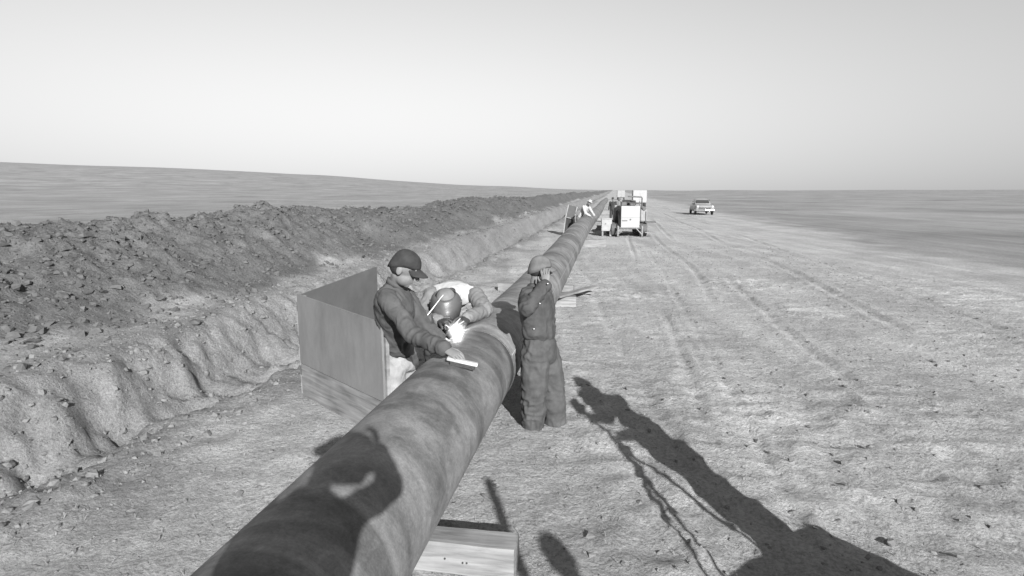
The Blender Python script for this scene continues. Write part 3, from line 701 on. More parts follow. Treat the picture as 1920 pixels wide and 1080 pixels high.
M_jkt = cloth('grey_jacket', 0.084, .25); M_lt = cloth('pale_trousers', 0.30, .25); M_cover = cloth('faded_coverall', 0.072, .28)
M_capd = cloth('dark_cap', 0.045, .35); M_capl = cloth('striped_cap', 0.14, .3); M_white = cloth('white_cotton', 0.42, .12); M_slv = cloth('grey_sleeve', 0.17, .2)
M_dk = cloth('dark_workwear', 0.05, .3); M_glove = mat('leather_glove', 0.36, .8, .3, 12, .4, 50); M_gdark = mat('dark_glove', 0.04, .8, .3, 12, .4, 50)

# -- helper in the dark cap, brushing the pipe
handL_p = P(866, 671, 4.75)
J = dict(head=P(759, 503, 5.06), neck=P(743, 534, 5.16), chest=P(739, 574, 5.18), pelvis=P(744, 664, 5.50),
         shR=P(726, 560, 4.98), shL=P(762, 556, 5.36), elR=P(774, 627, 4.80), elL=P(796, 612, 5.34), wrR=P(836, 655, 4.50), wrL=P(826, 634, 5.30),
         hipR=P(736, 678, 5.42), hipL=P(757, 676, 5.60), knR=P(738, 736, 5.36), knL=P(764, 730, 5.58), ankR=P(736, 790, 5.45), ankL=P(765, 778, 5.65),
         footR=(.85, -.4, 0), footL=(.9, -.25, 0), handR=P(872, 674, 4.40) - P(836, 655, 4.50), palmR=(0.1, .1, -1), sideR=(1, 0, 0), curlR=(.62, 0, 0), handL=(.8, -.3, -.4), palmL=(0, 0, -1), sideL=(-1, 0, 0), curlL=(.4, 0, 0))
for q in 'RL': J['ank' + q].z = gz(J['ank' + q].x, J['ank' + q].y) + .09
make_person('person in dark billed cap, grey jacket and pale trousers bending to brush the pipe', J, (.88, -.10, -.46), dict(jacket=M_jkt, trousers=M_lt, cap=M_capd, collar=M_jkt, hair=M_hair, skin=M_skin, brim=.075, baggy=1.1, hem=.10, handk=1.22, finger=.0105), seed=3, headscale=1.2, scale=1.06)
# cuff and wire brush
brc = P(867, 678, 4.41) - V(0, 0, .012)
ax = (RT * .97 - V(0, 0, .20) + D * .1).normalized()
br = thing('wire_brush', 'pale wooden-backed wire brush in the capped man\'s hand on top of the pipe', 'brush', brc)
Rb = Matrix((ax, V(0, 0, 1).cross(ax).normalized(), ax.cross(V(0, 0, 1).cross(ax).normalized()))).transposed()
MB().box(brc + V(0, 0, .012), (.245, .045, .026), Rb, .005).build('back', wood_mat('brush_wood', .62, 'X'), br)
MB().box(brc + V(0, 0, -.016), (.20, .036, .036), Rb, .002).build('bristles', mat('bristle', .05, .6, .4, 80, .8, 150), br)

# -- welder bent over the pipe
J = dict(head=(-.690, 6.02, 1.13), neck=(-.645, 6.24, 1.215), chest=(-.66, 6.46, 1.15), pelvis=(-.83, 6.86, .93),
         shR=(-.875, 6.34, 1.165), shL=(-.40, 6.33, 1.165), elR=(-.97, 6.12, .97), elL=(-.29, 6.12, 1.045), wrR=(-.735, 5.84, 1.0), wrL=(-.45, 5.80, 1.03),
         hipR=(-.92, 6.86, .89), hipL=(-.74, 6.88, .89), knR=(-.95, 6.78, .49), knL=(-.74, 6.80, .49), ankR=(-.96, 6.95, .09), ankL=(-.76, 7.02, .09),
         footR=(.1, -1, 0), footL=(.15, -1, 0), handR=(.45, -.8, -.1), palmR=(.3, .1, -.9), sideR=(1, 0, 0), curlR=(1.0, 0, 0), handL=(-.35, -.9, -.2), palmL=(-.4, .1, -.9), sideL=(-1, 0, 0), curlL=(.8, 0, 0), front=(.2, -.6, -.7))
for q in 'RL': J['ank' + q].__class__; J['ank' + q] = V(J['ank' + q][0], J['ank' + q][1], gz(J['ank' + q][0], J['ank' + q][1]) + .09)
wr_, wb_, wi = make_person('person bent over the pipe welding, in helmet, white vest and grey sleeves', J, (.02, -.86, -.50), dict(vest=M_white, sleeve=M_slv, trousers=M_dk, skin=M_gdark, baggy=1.06, handk=1.25, finger=.0115), seed=5)
f, r, u, hc = wi['f'], wi['r'], wi['u'], wi['hc']; HK = 1.16; r, f0, u = r * HK, f, u * HK; f = f * HK
M_helm = mat('helmet_fibre', 0.085, 0.38, 0.25, 8, 0.15, 60, spec=.5)
hm = thing('welding_helmet', 'dark rounded welding helmet with pale crown on the bent welder\'s head', 'helmet', hc)
mb = MB(); rr = []                                              # face shell: half tube bulging forward, closed over the brow and the chin
for i in range(15):
    e = i / 14; h = .125 - .285 * e; k = math.sin(math.pi * min(1, .12 + .80 * e)) ** .42
    cut = -70 + 8 * e
    loop = []
    for j in range(25):
        a = math.radians(-100 + 200 * j / 24)
        loop.append(hc + (r * math.sin(a) * .142 + f * (math.cos(a) * (.158 + .03 * math.sin(math.pi * e)) - .006)) * k + u * h)
    rr.append(loop)
outer = [p for q in rr for p in q]; inner = [hc + (p - hc) * .965 for p in outer]; K = len(outer); fc = []
for i in range(14):
    for j in range(24):
        a = i * 25 + j; fc += [(a, a + 1, a + 26, a + 25), (K + a + 25, K + a + 26, K + a + 1, K + a)]
    fc += [(i * 25, (i + 1) * 25, K + (i + 1) * 25, K + i * 25), (i * 25 + 24, K + i * 25 + 24, K + (i + 1) * 25 + 24, (i + 1) * 25 + 24)]
for j in range(24): fc += [(j, K + j, K + j + 1, j + 1), (14 * 25 + j, 14 * 25 + j + 1, K + 14 * 25 + j + 1, K + 14 * 25 + j)]
mb.add(outer + inner, fc); sh = mb.build('face_shell', M_helm, hm, True)
lc = hc + f * .182 - u * .02; Rl = Matrix((r / HK, f / HK, u / HK)).transposed()
MB().box(lc, (.125, .02, .065), Rl, .006).build('lens_frame', mat('lens_frame', .05, .4, .2, 10, .1), sh)
MB().box(lc + f * .012, (.105, .006, .046), Rl, .001).build('lens', mat('lens_glass', .015, .08, .1, 10, 0, spec=.7), sh)
MB().ell(hc + u * .052 - f * .022, r * .088, f * .100, u * .080, 22, 14).build('crown_cap', cloth('skull_cap', .2, .2), hm, True)
mb = MB(); rr = []
for j in range(40):
    t = 2 * math.pi * j / 40; d_ = r * math.cos(t) * .101 + f * math.sin(t) * .119; c = hc + u * .062 - f * .015 + d_; nn = d_.normalized()
    rr.append([c - u * .012, c - u * .012 + nn * .007, c + u * .012 + nn * .007, c + u * .012])
mb.rings(rr, False, True); mb.build('head_band', M_helm, hm, True)
for q in (-1, 1): MB().cyl(hc + r * q * .130 + u * .03, hc + r * q * .146 + u * .03, .02, 14).build('pivot_knob', mat('knob', .05, .5, .2, 10, .1), hm)

# electrode holder, cable, rods, arc
weld = pl.matrix_basis @ (pipe_c(5.38) + V(0, 0, 0)) ; th = math.radians(117)
weld = UV(5.38, VP_ + math.cos(th) * PR, PZ + math.sin(th) * PR)
eh = thing('electrode_holder', 'dark electrode holder gripped in the welder\'s glove', 'tool', (-.68, 5.74, 1.0))
tip = V(-.655, 5.66, .985)
MB().tube([(-.765, 5.86, 1.005), (-.70, 5.75, .99), tip], [.018, .017, .012], 10).build('handle', mat('holder_grip', .04, .7, .3, 20, .3), eh)
MB().tube([tip, tip.lerp(weld, .9) + V(0, 0, .012)], .0035, 6).build('electrode', mat('electrode_flux', .6, .7, .1, 20, .1), eh)
cb = []
for k in range(40):
    e = k / 39; x = -.77 - .45 * e + .08 * math.sin(e * 9); y = 5.88 + 1.6 * e + .05 * math.sin(e * 14)
    cb.append(V(x, y, max(gz(x, y) + .015, 1.0 - 2.4 * e)))
tag(MB().tube(cb, .011, 8).build('welding_cable', mat('cable_rubber', .03, .6, .2, 10, .1), None, True), 'black welding cable running from the welder\'s hand to the ground', 'cable')
M_rod = mat('rod_flux', .78, .6, .08, 20, .1)
for lab, a, b_ in (('long white rod slanting past the welder\'s helmet', P(789, 607, 5.62), P(831, 553, 5.80)), ('white rod slanting from the arc to the welder\'s sleeve, the steeper of two', P(841, 621, 5.42), P(863, 597, 5.50)), ('white rod slanting from the arc to the welder\'s sleeve, the flatter of two', P(846, 618, 5.40), P(870, 602, 5.50))):
    mb = MB(); mb.tube([a, b_], .0048, 8); o = mb.build('welding_rod', M_rod, None, True); tag(o, lab, 'rod', 'welding rods')
am = bpy.data.materials.new('arc_light'); am.use_nodes = True; n_ = am.node_tree; n_.nodes.clear()
em = n_.nodes.new('ShaderNodeEmission'); em.inputs[1].default_value = 40; ou = n_.nodes.new('ShaderNodeOutputMaterial'); n_.links.new(em.outputs[0], ou.inputs[0])
arc = thing('welding_arc', 'dazzling white welding arc burning on the pipe seam', 'welding arc', weld)
wn = (weld - UV(5.38, VP_, PZ)).normalized(); ac = weld + wn * .03
MB().ell(ac, V(.028, 0, 0), V(0, .028, 0), V(0, 0, .034), 14, 10).build('core', am, arc, True)
fm = bpy.data.materials.new('halo_glow'); fm.use_nodes = True; n_ = fm.node_tree; n_.nodes.clear(); ou = n_.nodes.new('ShaderNodeOutputMaterial')  # glare halo of the arc, put in as a glowing volume around the core
vs_ = n_.nodes.new('ShaderNodeVolumePrincipled'); tc = n_.nodes.new('ShaderNodeTexCoord'); gr = n_.nodes.new('ShaderNodeTexGradient'); gr.gradient_type = 'QUADRATIC_SPHERE'
mp = n_.nodes.new('ShaderNodeMapping'); mp.inputs['Scale'].default_value = (1 / .13,) * 3
n_.links.new(tc.outputs['Object'], mp.inputs[0]); n_.links.new(mp.outputs[0], gr.inputs[0])
p3 = n_.nodes.new('ShaderNodeMath'); p3.operation = 'POWER'; p3.inputs[1].default_value = 1.5; n_.links.new(gr.outputs['Fac'], p3.inputs[0])
m1 = n_.nodes.new('ShaderNodeMath'); m1.operation = 'MULTIPLY'; m1.inputs[1].default_value = 26; n_.links.new(p3.outputs[0], m1.inputs[0]); n_.links.new(m1.outputs[0], vs_.inputs['Emission Strength'])
m2 = n_.nodes.new('ShaderNodeMath'); m2.operation = 'MULTIPLY'; m2.inputs[1].default_value = 2.0; n_.links.new(gr.outputs['Fac'], m2.inputs[0]); n_.links.new(m2.outputs[0], vs_.inputs['Density'])
n_.links.new(vs_.outputs[0], ou.inputs['Volume'])
g = MB().ell((0, 0, 0), V(.13, 0, 0), V(0, .13, 0), V(0, 0, .13), 20, 14).mesh('glow'); fo = link('arc_halo', g, fm, arc, True); fo.location = ac - weld
ld = bpy.data.lights.new('arc_lamp', 'POINT'); ld.energy = 2.0; ld.shadow_soft_size = .04; lo = bpy.data.objects.new('arc_lamp', ld); COL.objects.link(lo); lo.parent = arc; lo.location = ac + wn * .05 - weld

# -- man shading his face
J = dict(head=P(1013, 506, 5.50), neck=P(1004, 534, 5.50), chest=P(1005, 572, 5.50), pelvis=P(1012, 650, 5.52),
         shR=P(991, 553, 5.34), shL=P(1020, 549, 5.68), elR=P(988, 580, 5.10), elL=P(1030, 602, 5.74), wrR=P(1024, 533, 5.26), wrL=P(1030, 645, 5.66),
         hipR=P(1004, 665, 5.44), hipL=P(1022, 662, 5.62), knR=P(1001, 735, 5.42), knL=P(1036, 730, 5.60), ankR=P(1000, 782, 5.48), ankL=P(1042, 780, 5.58),
         footR=(.5, .85, 0), footL=(.45, .9, 0), handR=P(1021, 497, 5.36) - P(1024, 533, 5.26), palmR=(.25, .95, 0), sideR=(1, 0, 0), curlR=(.16, 0, 0), handL=(.3, -.1, -.9), palmL=(-.3, -.9, 0), sideL=(1, 0, 0), front=(.9, .4, 0))
for q in 'RL': J['ank' + q].z = gz(J['ank' + q].x, J['ank' + q].y) + .09
rp, rb, ri = make_person('person in baggy grey work clothes and pale cap shading his face with one hand', J, (.92, .34, -.12), dict(jacket=M_cover, trousers=cloth('coverall_leg', 0.082, .28), cap=M_capl, skin=M_skin, hair=M_hair, baggy=1.08, brim=.06, hem=.30, cut=(.128, .110, .104, .082)), seed=8, headscale=1.06)
for (px, py) in ((1027, 532), (1012, 569), (1001, 617)):
    MB().ell(P(px, py, 5.17 if py < 600 else 5.33), V(.008, 0, 0), V(0, .004, 0), V(0, 0, .008), 8, 6).build('button', M_btn, rp, True)

# -- man in white shirt at the next weld
J = dict(head=P(1105, 380, 29.2), neck=P(1101, 385, 29.4), chest=P(1097, 391, 29.4), pelvis=P(1086, 408, 29.6),
         shR=P(1094, 388, 29.2), shL=P(1104, 388, 29.65), elR=P(1098, 400, 29.05), elL=P(1110, 398, 29.7), wrR=P(1107, 405, 29.0), wrL=P(1114, 404, 29.5),
         hipR=P(1084, 410, 29.5), hipL=P(1089, 410, 29.7), knR=P(1086, 423, 29.4), knL=P(1091, 423, 29.8), ankR=P(1082, 436, 29.6), ankL=P(1086, 436, 29.9),
         footR=(1, -.2, 0), footL=(1, 0, 0), handR=(.7, -.3, -.6), palmR=(0, 0, -1), sideR=(1, 0, 0), handL=(.7, -.3, -.6), palmL=(0, 0, -1), sideL=(-1, 0, 0), front=(.7, -.3, -.5))
for q in 'RL': J['ank' + q].z = gz(J['ank' + q].x, J['ank' + q].y) + .09
make_person('person in white shirt and pale hat leaning over the pipe by the dark wind screen', J, (.8, -.3, -.45), dict(jacket=M_white, trousers=cloth('mid_trousers', .12, .3), hat=M_white, hatk=.85), seed=9, vox=.02, detail=False)
# -- dark-clothed worker beyond the rig
def stander(x, y, h=1.75, face=(0, -1, 0), z0=None):
    f_ = Vector(face).normalized(); r_ = f_.cross(V(0, 0, 1)); b_ = V(x, y, gz(x, y) if z0 is None else z0); k = h / 1.75
    q = lambda s_, fw, z: b_ + r_ * s_ * k + f_ * fw * k + V(0, 0, z * k)
    return dict(head=q(0, .03, 1.60), neck=q(0, 0, 1.43), chest=q(0, 0, 1.25), pelvis=q(0, 0, .95), shR=q(.19, 0, 1.38), shL=q(-.19, 0, 1.38), elR=q(.25, -.02, 1.10), elL=q(-.25, -.02, 1.10), wrR=q(.24, .12, .88), wrL=q(-.24, .12, .88),
                hipR=q(.09, 0, .9), hipL=q(-.09, 0, .9), knR=q(.11, .03, .5), knL=q(-.11, .03, .5), ankR=q(.12, 0, .09), ankL=q(-.12, 0, .09), footR=f_ + r_ * .2, footL=f_ - r_ * .2,
                handR=V(0, 0, -1) + f_ * .2, palmR=-r_, sideR=(1, 0, 0), handL=V(0, 0, -1) + f_ * .2, palmL=r_, sideL=(-1, 0, 0), front=f_)
make_person('person in dark work clothes standing past the welding rig', stander(7.15, 42.0, 1.82, (-.5, -.9, 0)), (-.5, -.9, -.1), dict(jacket=M_dk, trousers=M_dk, cap=M_dk), seed=10, vox=.022, detail=False)
make_person('person in pale jacket standing behind the dark-clothed worker', stander(8.2, 45.5, 1.8, (.6, -.6, 0)), (.6, -.6, -.1), dict(jacket=cloth('pale_jacket', .2, .2), trousers=M_dk, cap=M_capl), seed=11, vox=.022, detail=False)

# ------------------------------------------------------------------ welding rig
M_wp = mat('white_paint', .36, .5, .08, 3, .08, 30); M_mach = mat('machine_paint', .10, .55, .3, 5, .2, 30); M_steel = mat('bare_steel', .24, .5, .3, 8, .2, 40, metal=.4); M_trk = mat('track_steel', .09, .7, .4, 10, .5, 40)
M_rub = mat('tyre_rubber', .03, .8, .3, 20, .3)
rig = thing('welding_rig', 'crawler welding rig with white end panel standing beside the pipe', 'welding rig', (5.93, 29.55, 0), math.radians(-3.5))
def pt(mb, name, m, par, sm=False): return mb.build(name, m, par, sm, world=False)
gbx = pt(MB().box((0, 1.0, .98), (.92, 1.9, 1.06), bev=.03), 'generator_box', M_mach, rig)
pan = pt(MB().box((0, .02, .995), (.93, .05, 1.09), bev=.012), 'end_panel', M_wp, rig)
pt(MB().box((-.28, -.012, .80), (.26, .016, .045), bev=.004), 'louvre', M_mach, pan); pt(MB().cyl((.0, -.03, .86), (.0, 0, .86), .04, 12), 'gauge', M_mach, pan)
pt(MB().box((0, -.008, .955), (.90, .006, .012)), 'panel_joint', M_steel, pan)
pt(MB().box((0, 2.75, 1.05), (.78, 1.5, .75), bev=.06), 'engine_hood', M_mach, rig); pt(MB().box((0, 3.55, 1.02), (.86, .12, .95), bev=.03), 'radiator', M_steel, rig)
for sx in (-1, 1):
    x = sx * .72; path = []
    for k in range(40):
        t = k / 40 * 2 * math.pi; c, s_ = math.cos(t), math.sin(t)
        path.append(V(x, 1.75 + (1.15 if c > 0 else -1.15) + c * .30, .335 + .30 * s_))
    rr = [[p + V(dx_, 0, 0) + (p - V(x, max(.6, min(2.9, p.y)), .335)).normalized() * dz_ for dx_, dz_ in ((-.17, 0), (.17, 0), (.17, .035), (-.17, .035))] for p in path]
    tr = pt(MB().rings(rr, False, True), 'track', M_trk, rig)
    for k in range(26):
        e = k / 26; per = 4.6 + 2 * math.pi * .3; d_ = e * per
        if d_ < 2.3: p = V(x, .6 + d_, .0 + .01)
        elif d_ < 2.3 + .942: a = (d_ - 2.3) / .3; p = V(x, 2.9 + .32 * math.sin(a), .335 - .32 * math.cos(a))
        elif d_ < 4.6 + .942: p = V(x, 2.9 - (d_ - 3.242), .66)
        else: a = (d_ - 5.542) / .3; p = V(x, .6 - .32 * math.sin(a), .335 + .32 * math.cos(a))
        pt(MB().box(p, (.36, .03, .045)), 'grouser', M_trk, tr)
    for yy in (.6, 1.2, 1.75, 2.3, 2.9):
        rr_ = .24 if yy in (.6, 2.9) else .13
        pt(MB().cyl((x - .12, yy, .335 if rr_ > .2 else .18), (x + .12, yy, .335 if rr_ > .2 else .18), rr_, 18), 'wheel', M_mach, tr)
    pt(MB().box((x, 1.7, .42), (.12, 1.9, .2), bev=.02), 'track_frame', M_mach, tr)
    # rear stand legs with diagonal braces
    pt(MB().box((sx * .60, -.02, .27), (.07, .07, .56), bev=.01), 'stand_leg', M_steel, rig)
    pt(MB().tube([(sx * .60, -.04, .10), (sx * .30, -.02, .42)], .025, 8), 'brace', M_steel, rig)
    pt(MB().box((sx * .60, -.02, .012), (.16, .16, .024)), 'foot_plate', M_trk, rig)
pt(MB().box((0, .05, .42), (1.3, .08, .08), bev=.01), 'cross_beam', M_mach, rig)
pt(MB().tube([(.62, .5, 1.15), (.62, .5, 1.93), (.58, .5, 1.97), (-.1, .5, 2.0)], .035, 10), 'exhaust_pipe', M_mach, rig)
pt(MB().tube([(.46, .3, .7), (.52, .2, 1.45), (.42, .2, 1.66), (-.1, .25, 1.70)], .025, 8), 'hose', M_mach, rig)
pt(MB().box((.70, .55, 1.05), (.36, .5, .62), bev=.05), 'fuel_tank', mat('grey_tank', .26, .5, .2, 5, .1), rig)
pt(MB().cyl((.72, .25, 1.40), (.72, .31, 1.40), .09, 16), 'valve_wheel', M_mach, rig); pt(MB().cyl((.80, .28, .75), (.80, .28, 1.25), .018, 8), 'lever', M_mach, rig)
pt(MB().box((1.05, .45, .72), (.55, .35, .06), bev=.01), 'step_plate', M_mach, rig); pt(MB().box((1.02, .3, .20), (.5, .3, .05), bev=.01), 'step_plate', M_steel, rig)
for k, (x, y, z, w_, d_, h_) in enumerate(((-.25, .9, 1.62, .3, .5, .2), (.12, .7, 1.60, .22, .35, .16), (.28, 1.3, 1.66, .25, .5, .28))): pt(MB().box((x, y, z), (w_, d_, h_), bev=.04), 'engine_block', M_mach, rig)
pt(MB().box((.05, 1.9, 1.60), (.5, .12, .42), bev=.04), 'seat_back', M_dk, rig)
pt(MB().tube([(-.46, .3, 1.5), (-.50, .3, 1.78), (-.44, 1.6, 1.80), (-.46, 1.6, 1.5)], .02, 8), 'handrail', M_mach, rig)
for k in range(3):
    mb = MB(); q = []
    for j in range(30):
        e = j / 29; q.append(V(-.55 - .03 * k, .25 + .3 * k + .2 * math.sin(e * 7), 1.35 - 1.0 * abs(math.sin(e * math.pi)) - .03 * k))
    pt(mb.tube(q, .022, 8), 'hanging_cable', mat('cable_rubber', .03), rig, True)
# box on the ground left of the rig
bx = thing('crate', 'pale upright box standing between the pipe and the welding rig', 'crate', (4.86, 30.3, 0), math.radians(-6))
pt(MB().box((0, 0, .55), (.52, .5, .60), bev=.015), 'case', mat('pale_box', .34, .7, .15, 5, .1), bx); pt(MB().box((0, 0, .87), (.55, .53, .05), bev=.01), 'lid', mat('pale_box', .52), bx)
pt(MB().cyl((-.06, -.27, .62), (-.06, -.24, .62), .03, 10), 'latch', M_mach, bx)
for sx in (-.2, .2): pt(MB().box((sx, 0, .115), (.08, .5, .25)), 'runner', M_bat, bx)

# ------------------------------------------------------------------ motor vehicles (1940s-50s shapes)
def wheel(par, x, y, r=.34, w=.18):
    tw = pt(MB().ring((x, y, r), (1, 0, 0), r - .09, .09, 28, 10), 'wheel', M_rub, par, True)
    pt(MB().cyl((x - w * .35, y, r), (x + w * .35, y, r), r - .13, 20), 'rim', M_steel, tw); s_ = 1 if x > 0 else -1
    pt(MB().ell((x + s_ * w * .36, y, r), V(.03, 0, 0), V(0, .08, 0), V(0, 0, .08), 12, 8), 'hub_cap', M_chr, tw, True)
M_chr = mat('chrome', .75, .18, .05, 10, 0, metal=.9); M_cream = mat('cream_paint', .26, .35, .1, 2, 0, spec=.5); M_glass = mat('window_glass', .05, .08, .1, 5, 0, spec=.8)
def section(y, hw, z0, z1, rnd, n=28, tum=0.0):
    """rounded cross-section loop at y"""
    pts = []
    for k in range(n):
        a = 2 * math.pi * k / n; c, s_ = math.cos(a), math.sin(a); e = 2 / rnd
        x = math.copysign(abs(c) ** e, c) * hw; zz = math.copysign(abs(s_) ** e, s_)
        z = (z0 + z1) / 2 + zz * (z1 - z0) / 2; pts.append(V(x * (1 - tum * max(0, zz)), y, z))
    return pts
def sedan(label, loc, rz, m):
    """front is local -Y"""
    c = thing('parked_car', label, 'car', loc, rz)
    bd = pt(MB().rings([section(y, hw, z0, z1, e) for (y, hw, z0, z1, e) in ((-2.32, .50, .45, .75, 3), (-2.25, .72, .36, .86, 3.4), (-1.9, .82, .32, .96, 3.8), (-1.2, .86, .30, 1.0, 4), (-.6, .88, .28, 1.02, 4), (.8, .88, .28, 1.0, 4), (1.6, .84, .3, .96, 3.8), (2.2, .72, .36, .85, 3.4), (2.4, .5, .45, .72, 3))]), 'body', m, c, True)
    pt(MB().rings([section(y, hw, .96, z1, 3.2, tum=.14) for (y, hw, z1) in ((-.85, .72, 1.02), (-.45, .74, 1.34), (-.1, .75, 1.50), (.5, .75, 1.53), (1.0, .73, 1.46), (1.45, .70, 1.05))]), 'roof', m, c, True)
    pt(MB().add([V(-.62, -.80, 1.08), V(.62, -.80, 1.08), V(.56, -.48, 1.38), V(-.56, -.48, 1.38)], [(0, 1, 2, 3)]).add([V(-.62, -.83, 1.08), V(.62, -.83, 1.08), V(.56, -.51, 1.38), V(-.56, -.51, 1.38)], [(0, 1, 2, 3), ]), 'windscreen', M_glass, c)
    for sx in (-1, 1):
        for y0, y1 in ((-.35, .25), (.32, 1.0)):
            pt(MB().add([V(sx * .765, y0, 1.06), V(sx * .765, y1, 1.06), V(sx * .70, y1 - .05, 1.40), V(sx * .70, y0 + .12, 1.40), V(sx * .74, y0, 1.06), V(sx * .74, y1, 1.06), V(sx * .68, y1 - .05, 1.40), V(sx * .68, y0 + .12, 1.40)], [(0, 1, 2, 3), (7, 6, 5, 4), (0, 4, 5, 1), (1, 5, 6, 2), (2, 6, 7, 3), (3, 7, 4, 0)]), 'window', M_glass, c)
        pt(MB().ell((sx * .70, -1.72, .62), V(.22, 0, 0), V(0, .58, 0), V(0, 0, .34), 18, 12), 'fender', m, c, True)
        hl = pt(MB().cyl((sx * .66, -2.30, .80), (sx * .66, -2.1, .80), .11, 18), 'headlight', M_chr, c); pt(MB().ell((sx * .66, -2.30, .80), V(.09, 0, 0), V(0, .03, 0), V(0, 0, .09), 14, 8), 'lens', mat('lamp_glass', .6, .1, .1, 10, 0), hl, True)
        for y in (-1.62, 1.5): wheel(c, sx * .76, y)
    for k in range(13): pt(MB().box((-.48 + .08 * k, -2.33, .62), (.028, .05, .20)), 'grille_bar', M_chr, c)
    pt(MB().box((0, -2.315, .62), (1.06, .02, .24)), 'grille', mat('grille_dark', .03), c)
    pt(MB().tube([(-.92, -2.15, .47), (-.80, -2.40, .47), (0, -2.46, .47), (.80, -2.40, .47), (.92, -2.15, .47)], .075, 12), 'bumper', M_chr, c)
    return c
cp = G(1314, 402); sedan('pale parked car with bright bumper out on the open plain', (cp.x, cp.y, gz(cp.x, cp.y)), math.radians(-9), M_cream)
def truck(label, loc, rz, m, mbox, hb=2.2):
    """box-bodied truck seen from behind; rear is local -Y"""
    c = thing('truck', label, 'truck', loc, rz)
    pt(MB().box((0, -.6, .75 + hb / 2 - .35), (1.9, 3.0, hb - .75), bev=.08), 'cargo_box', mbox, c)
    for sx in (-1, 1): pt(MB().box((sx * .47, -2.12, 1.35), (.86, .03, hb - .95), bev=.01), 'rear_door', mbox, c); pt(MB().box((sx * .8, -2.13, .62), (.14, .04, .1)), 'tail_light', M_mach, c)
    pt(MB().rings([section(y, hw, .5, z1, 4, tum=.1) for (y, hw, z1) in ((.95, .88, 1.95), (1.8, .86, 1.9), (2.1, .82, 1.3), (3.0, .7, 1.15), (3.2, .55, 1.0))]), 'cab', m, c, True)
    pt(MB().box((0, .4, .55), (.8, 5.0, .16)), 'chassis', M_mach, c)
    for sx in (-.8, .8):
        for y in (-1.2, 2.5): wheel(c, sx, y, .40, .22)
    return c
for (lab, px, Yq, hb_, mm) in (('white box truck parked on the strip behind the welding rig', 1197, 84, 2.32, M_wp), ('pale truck parked furthest along the pipeline', 1163, 150, 2.32, mat('pale_truck', .3, .5, .1, 2, 0))):
    g_ = P(px, 400, Yq); truck(lab, (g_.x, Yq, gz(g_.x, Yq)), math.radians(-9), mm, mm, hb_)

# ------------------------------------------------------------------ what stands behind and beside the lens: only its shadows fall into the picture
DZ = .65
e0 = V(-.75, .20, 0); ed = V(1, .685, 0).normalized(); en = V(ed.y, -ed.x, 0)
fb = thing('flatbed_trailer', 'low wooden flatbed trailer carrying the photographers beside the pipe', 'trailer', e0 + ed * 2.1 + en * 1.3)
for k in range(11):
    c = e0 + ed * 1.95 + en * (.12 + .245 * k)
    MB().box(c + V(0, 0, DZ - .025), (3.9, .235, .05), Matrix((ed, en * -1, V(0, 0, 1))).transposed(), .005).build('deck_plank', M_tim2, fb)
for k in (-1.2, 0, 1.2): MB().box(e0 + ed * (2.1 + k) + en * 1.35 + V(0, 0, DZ - .12), (.1, 2.5, .12), Matrix((ed, en * -1, V(0, 0, 1))).transposed()).build('bearer', M_mach, fb)
for a, b_ in ((.9, .25), (3.3, .25), (.9, 2.4), (3.3, 2.4)):
    c = e0 + ed * a + en * b_
    wv = MB().ring(c + V(0, 0, .26), en, .19, .075, 26, 10).build('wheel', M_rub, fb, True); MB().cyl(c + V(0, 0, .26) - en * .05, c + V(0, 0, .26) + en * .05, .14, 16).build('rim', M_steel, wv)
# photographer holding a press camera at the eye
J = stander(-.20, -.26, 1.86, (0, 1, 0), DZ)
J.update(head=V(-.09, -.21, 2.38), neck=V(-.13, -.27, 2.22), chest=V(-.17, -.28, 2.0), shR=V(.03, -.27, 2.14), shL=V(-.35, -.27, 2.13), elR=V(.19, -.10, 2.17), elL=V(-.42, -.18, 1.95), wrR=V(.15, -.13, 2.38), wrL=V(-.20, -.12, 2.16), handR=V(.0, .0, .9), palmR=V(-.9, 0, -.3), curlR=V(.5, 0, 0), handL=V(.7, .2, .5), palmL=V(.2, .1, .9))
make_person('person in a brimmed hat on the trailer photographing with arms raised', J, (0.0, 1, -.1), dict(jacket=M_dk, trousers=M_dk, hat=M_dk, hatk=1.28, baggy=1.22), seed=12, vox=.02, detail=False)
pc = thing('press_camera', 'boxy press camera held to the photographer\'s eye', 'camera', (0, -.1, 2.3))
MB().box((0, -.125, 2.30), (.15, .12, .15), bev=.01).build('body', M_mach, pc); MB().cyl((0, -.065, 2.30), (0, -.03, 2.30), .03, 16).build('lens', M_chr, pc); MB().cyl((0.10, -.12, 2.26), (.10, -.12, 2.38), .018, 12).build('flash_grip', M_chr, pc)
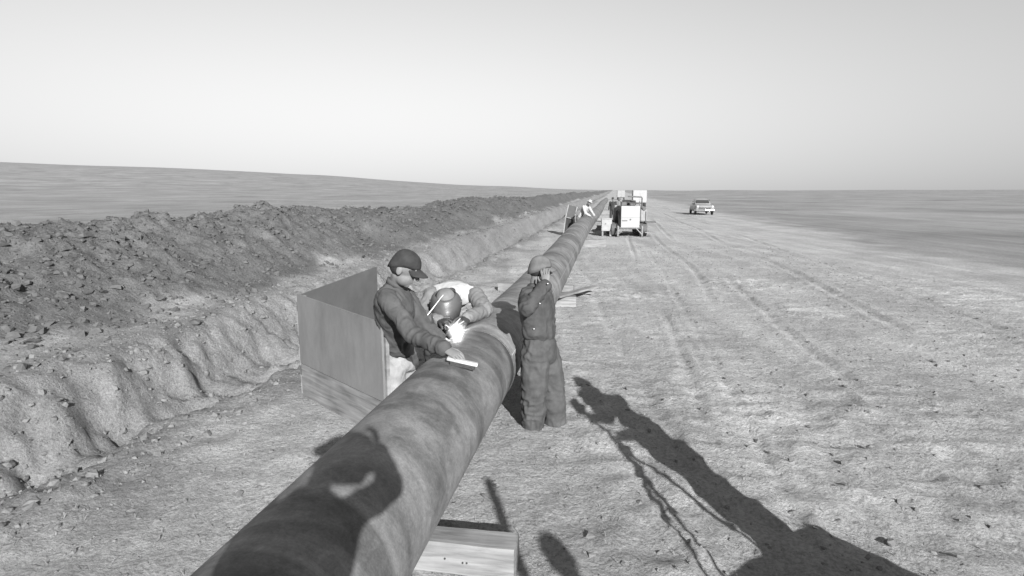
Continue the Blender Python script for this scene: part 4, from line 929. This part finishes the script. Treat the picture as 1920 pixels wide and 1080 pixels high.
# cameraman and tripod
TZ = 1.65; TP = V(1.98, 1.49, 0)
MAN = V(2.22, 2.02, 0)
J = stander(MAN.x, MAN.y, 1.74, (-.45, -.9, 0), DZ)
J.update(elR=V(2.02, 1.86, 1.80), wrR=V(1.96, 1.62, 1.92), elL=V(2.26, 1.72, 1.72), wrL=V(2.06, 1.55, 1.74), handR=V(-.3, -.8, .1), handL=V(-.3, -.7, .1))
make_person('person in a cap on the trailer working a tripod camera', J, (-.45, -.9, -.15), dict(jacket=M_dk, trousers=M_dk, cap=M_capd), seed=13, vox=.02, detail=False)
tp = thing('tripod', 'wooden tripod set up on the trailer deck', 'tripod', TP + V(0, 0, DZ))
M_tpw = wood_mat('tripod_wood', .3, 'Z')
for (dx_, dy_) in ((-.30, .13), (-.42, -.07), (.38, -.27)):
    ft = TP + V(dx_, dy_, DZ); top_ = TP + V(0, 0, TZ); md = top_.lerp(ft, .52)
    lg = MB().tube([top_, md], [.022, .020], 8).build('leg', M_tpw, tp); MB().tube([md + (top_ - ft).normalized() * .08, ft], [.014, .010], 8).build('lower_leg', M_steel, lg); MB().cyl(md - V(.03, 0, 0), md + V(.03, 0, 0), .026, 10).build('clamp', M_mach, lg)
MB().cyl(TP + V(0, 0, TZ - .05), TP + V(0, 0, TZ + .42), .018, 10).build('column', M_steel, tp); MB().cyl(TP + V(0, 0, TZ - .06), TP + V(0, 0, TZ + .02), .05, 14).build('head_casting', M_mach, tp)
mc = thing('movie_camera', 'small dark movie camera on the tripod', 'camera', TP + V(0, 0, TZ + .42))
MB().box(TP + V(0, 0, TZ + .48), (.09, .22, .12), bev=.01).build('body', M_mach, mc); MB().cyl(TP + V(0, .11, TZ + .49), TP + V(0, .2, TZ + .49), .028, 12).build('lens', M_chr, mc); MB().box(TP + V(0, -.13, TZ + .53), (.05, .08, .05), bev=.01).build('viewfinder', M_mach, mc)
# seated bystander holding a levelling pole
SB = V(1.49, -.84, 0)
J = stander(SB.x, SB.y, 1.72, (-.3, .95, 0), DZ - .25)
f_ = V(-.3, .95, 0).normalized(); r_ = f_.cross(V(0, 0, 1))
for q, s_ in (('R', 1), ('L', -1)):
    J['kn' + q] = SB + r_ * .13 * s_ + f_ * .42 + V(0, 0, DZ + .64); J['ank' + q] = SB + r_ * .13 * s_ + f_ * .40 + V(0, 0, DZ + .09)
J['elL'] = V(1.16, -.86, 1.55); J['wrL'] = V(1.18, -.78, 1.74); J['handL'] = V(.1, -.5, .6); J['curlL'] = V(.8, 0, 0)
make_person('person in a dark cap seated on a box on the trailer beside a pole', J, f_ + V(0, 0, -.1), dict(jacket=M_dk, trousers=M_dk, cap=M_capd), seed=14, vox=.02, detail=False)
sb = thing('wooden_box', 'slatted wooden box used as a seat on the trailer', 'box', SB + V(0, 0, DZ) - f_ * .05)
for k in range(6): MB().box(SB - f_ * .05 + V(0, 0, DZ + .05 + .105 * k), (.44, .40, .09), None, .004).build('slat', M_tim2, sb)
pole = thing('measuring_stick', 'wooden measuring stick held upright by the seated person', 'stick', (1.16, -.74, 1.55))
MB().tube([(1.17, -.75, 1.74), (1.27, -.78, 2.44)], .036, 10).build('shaft', M_tim2, pole); MB().cyl((1.166, -.749, 1.71), (1.17, -.75, 1.75), .04, 10).build('ferrule', M_steel, pole)

S.render.engine = 'CYCLES'
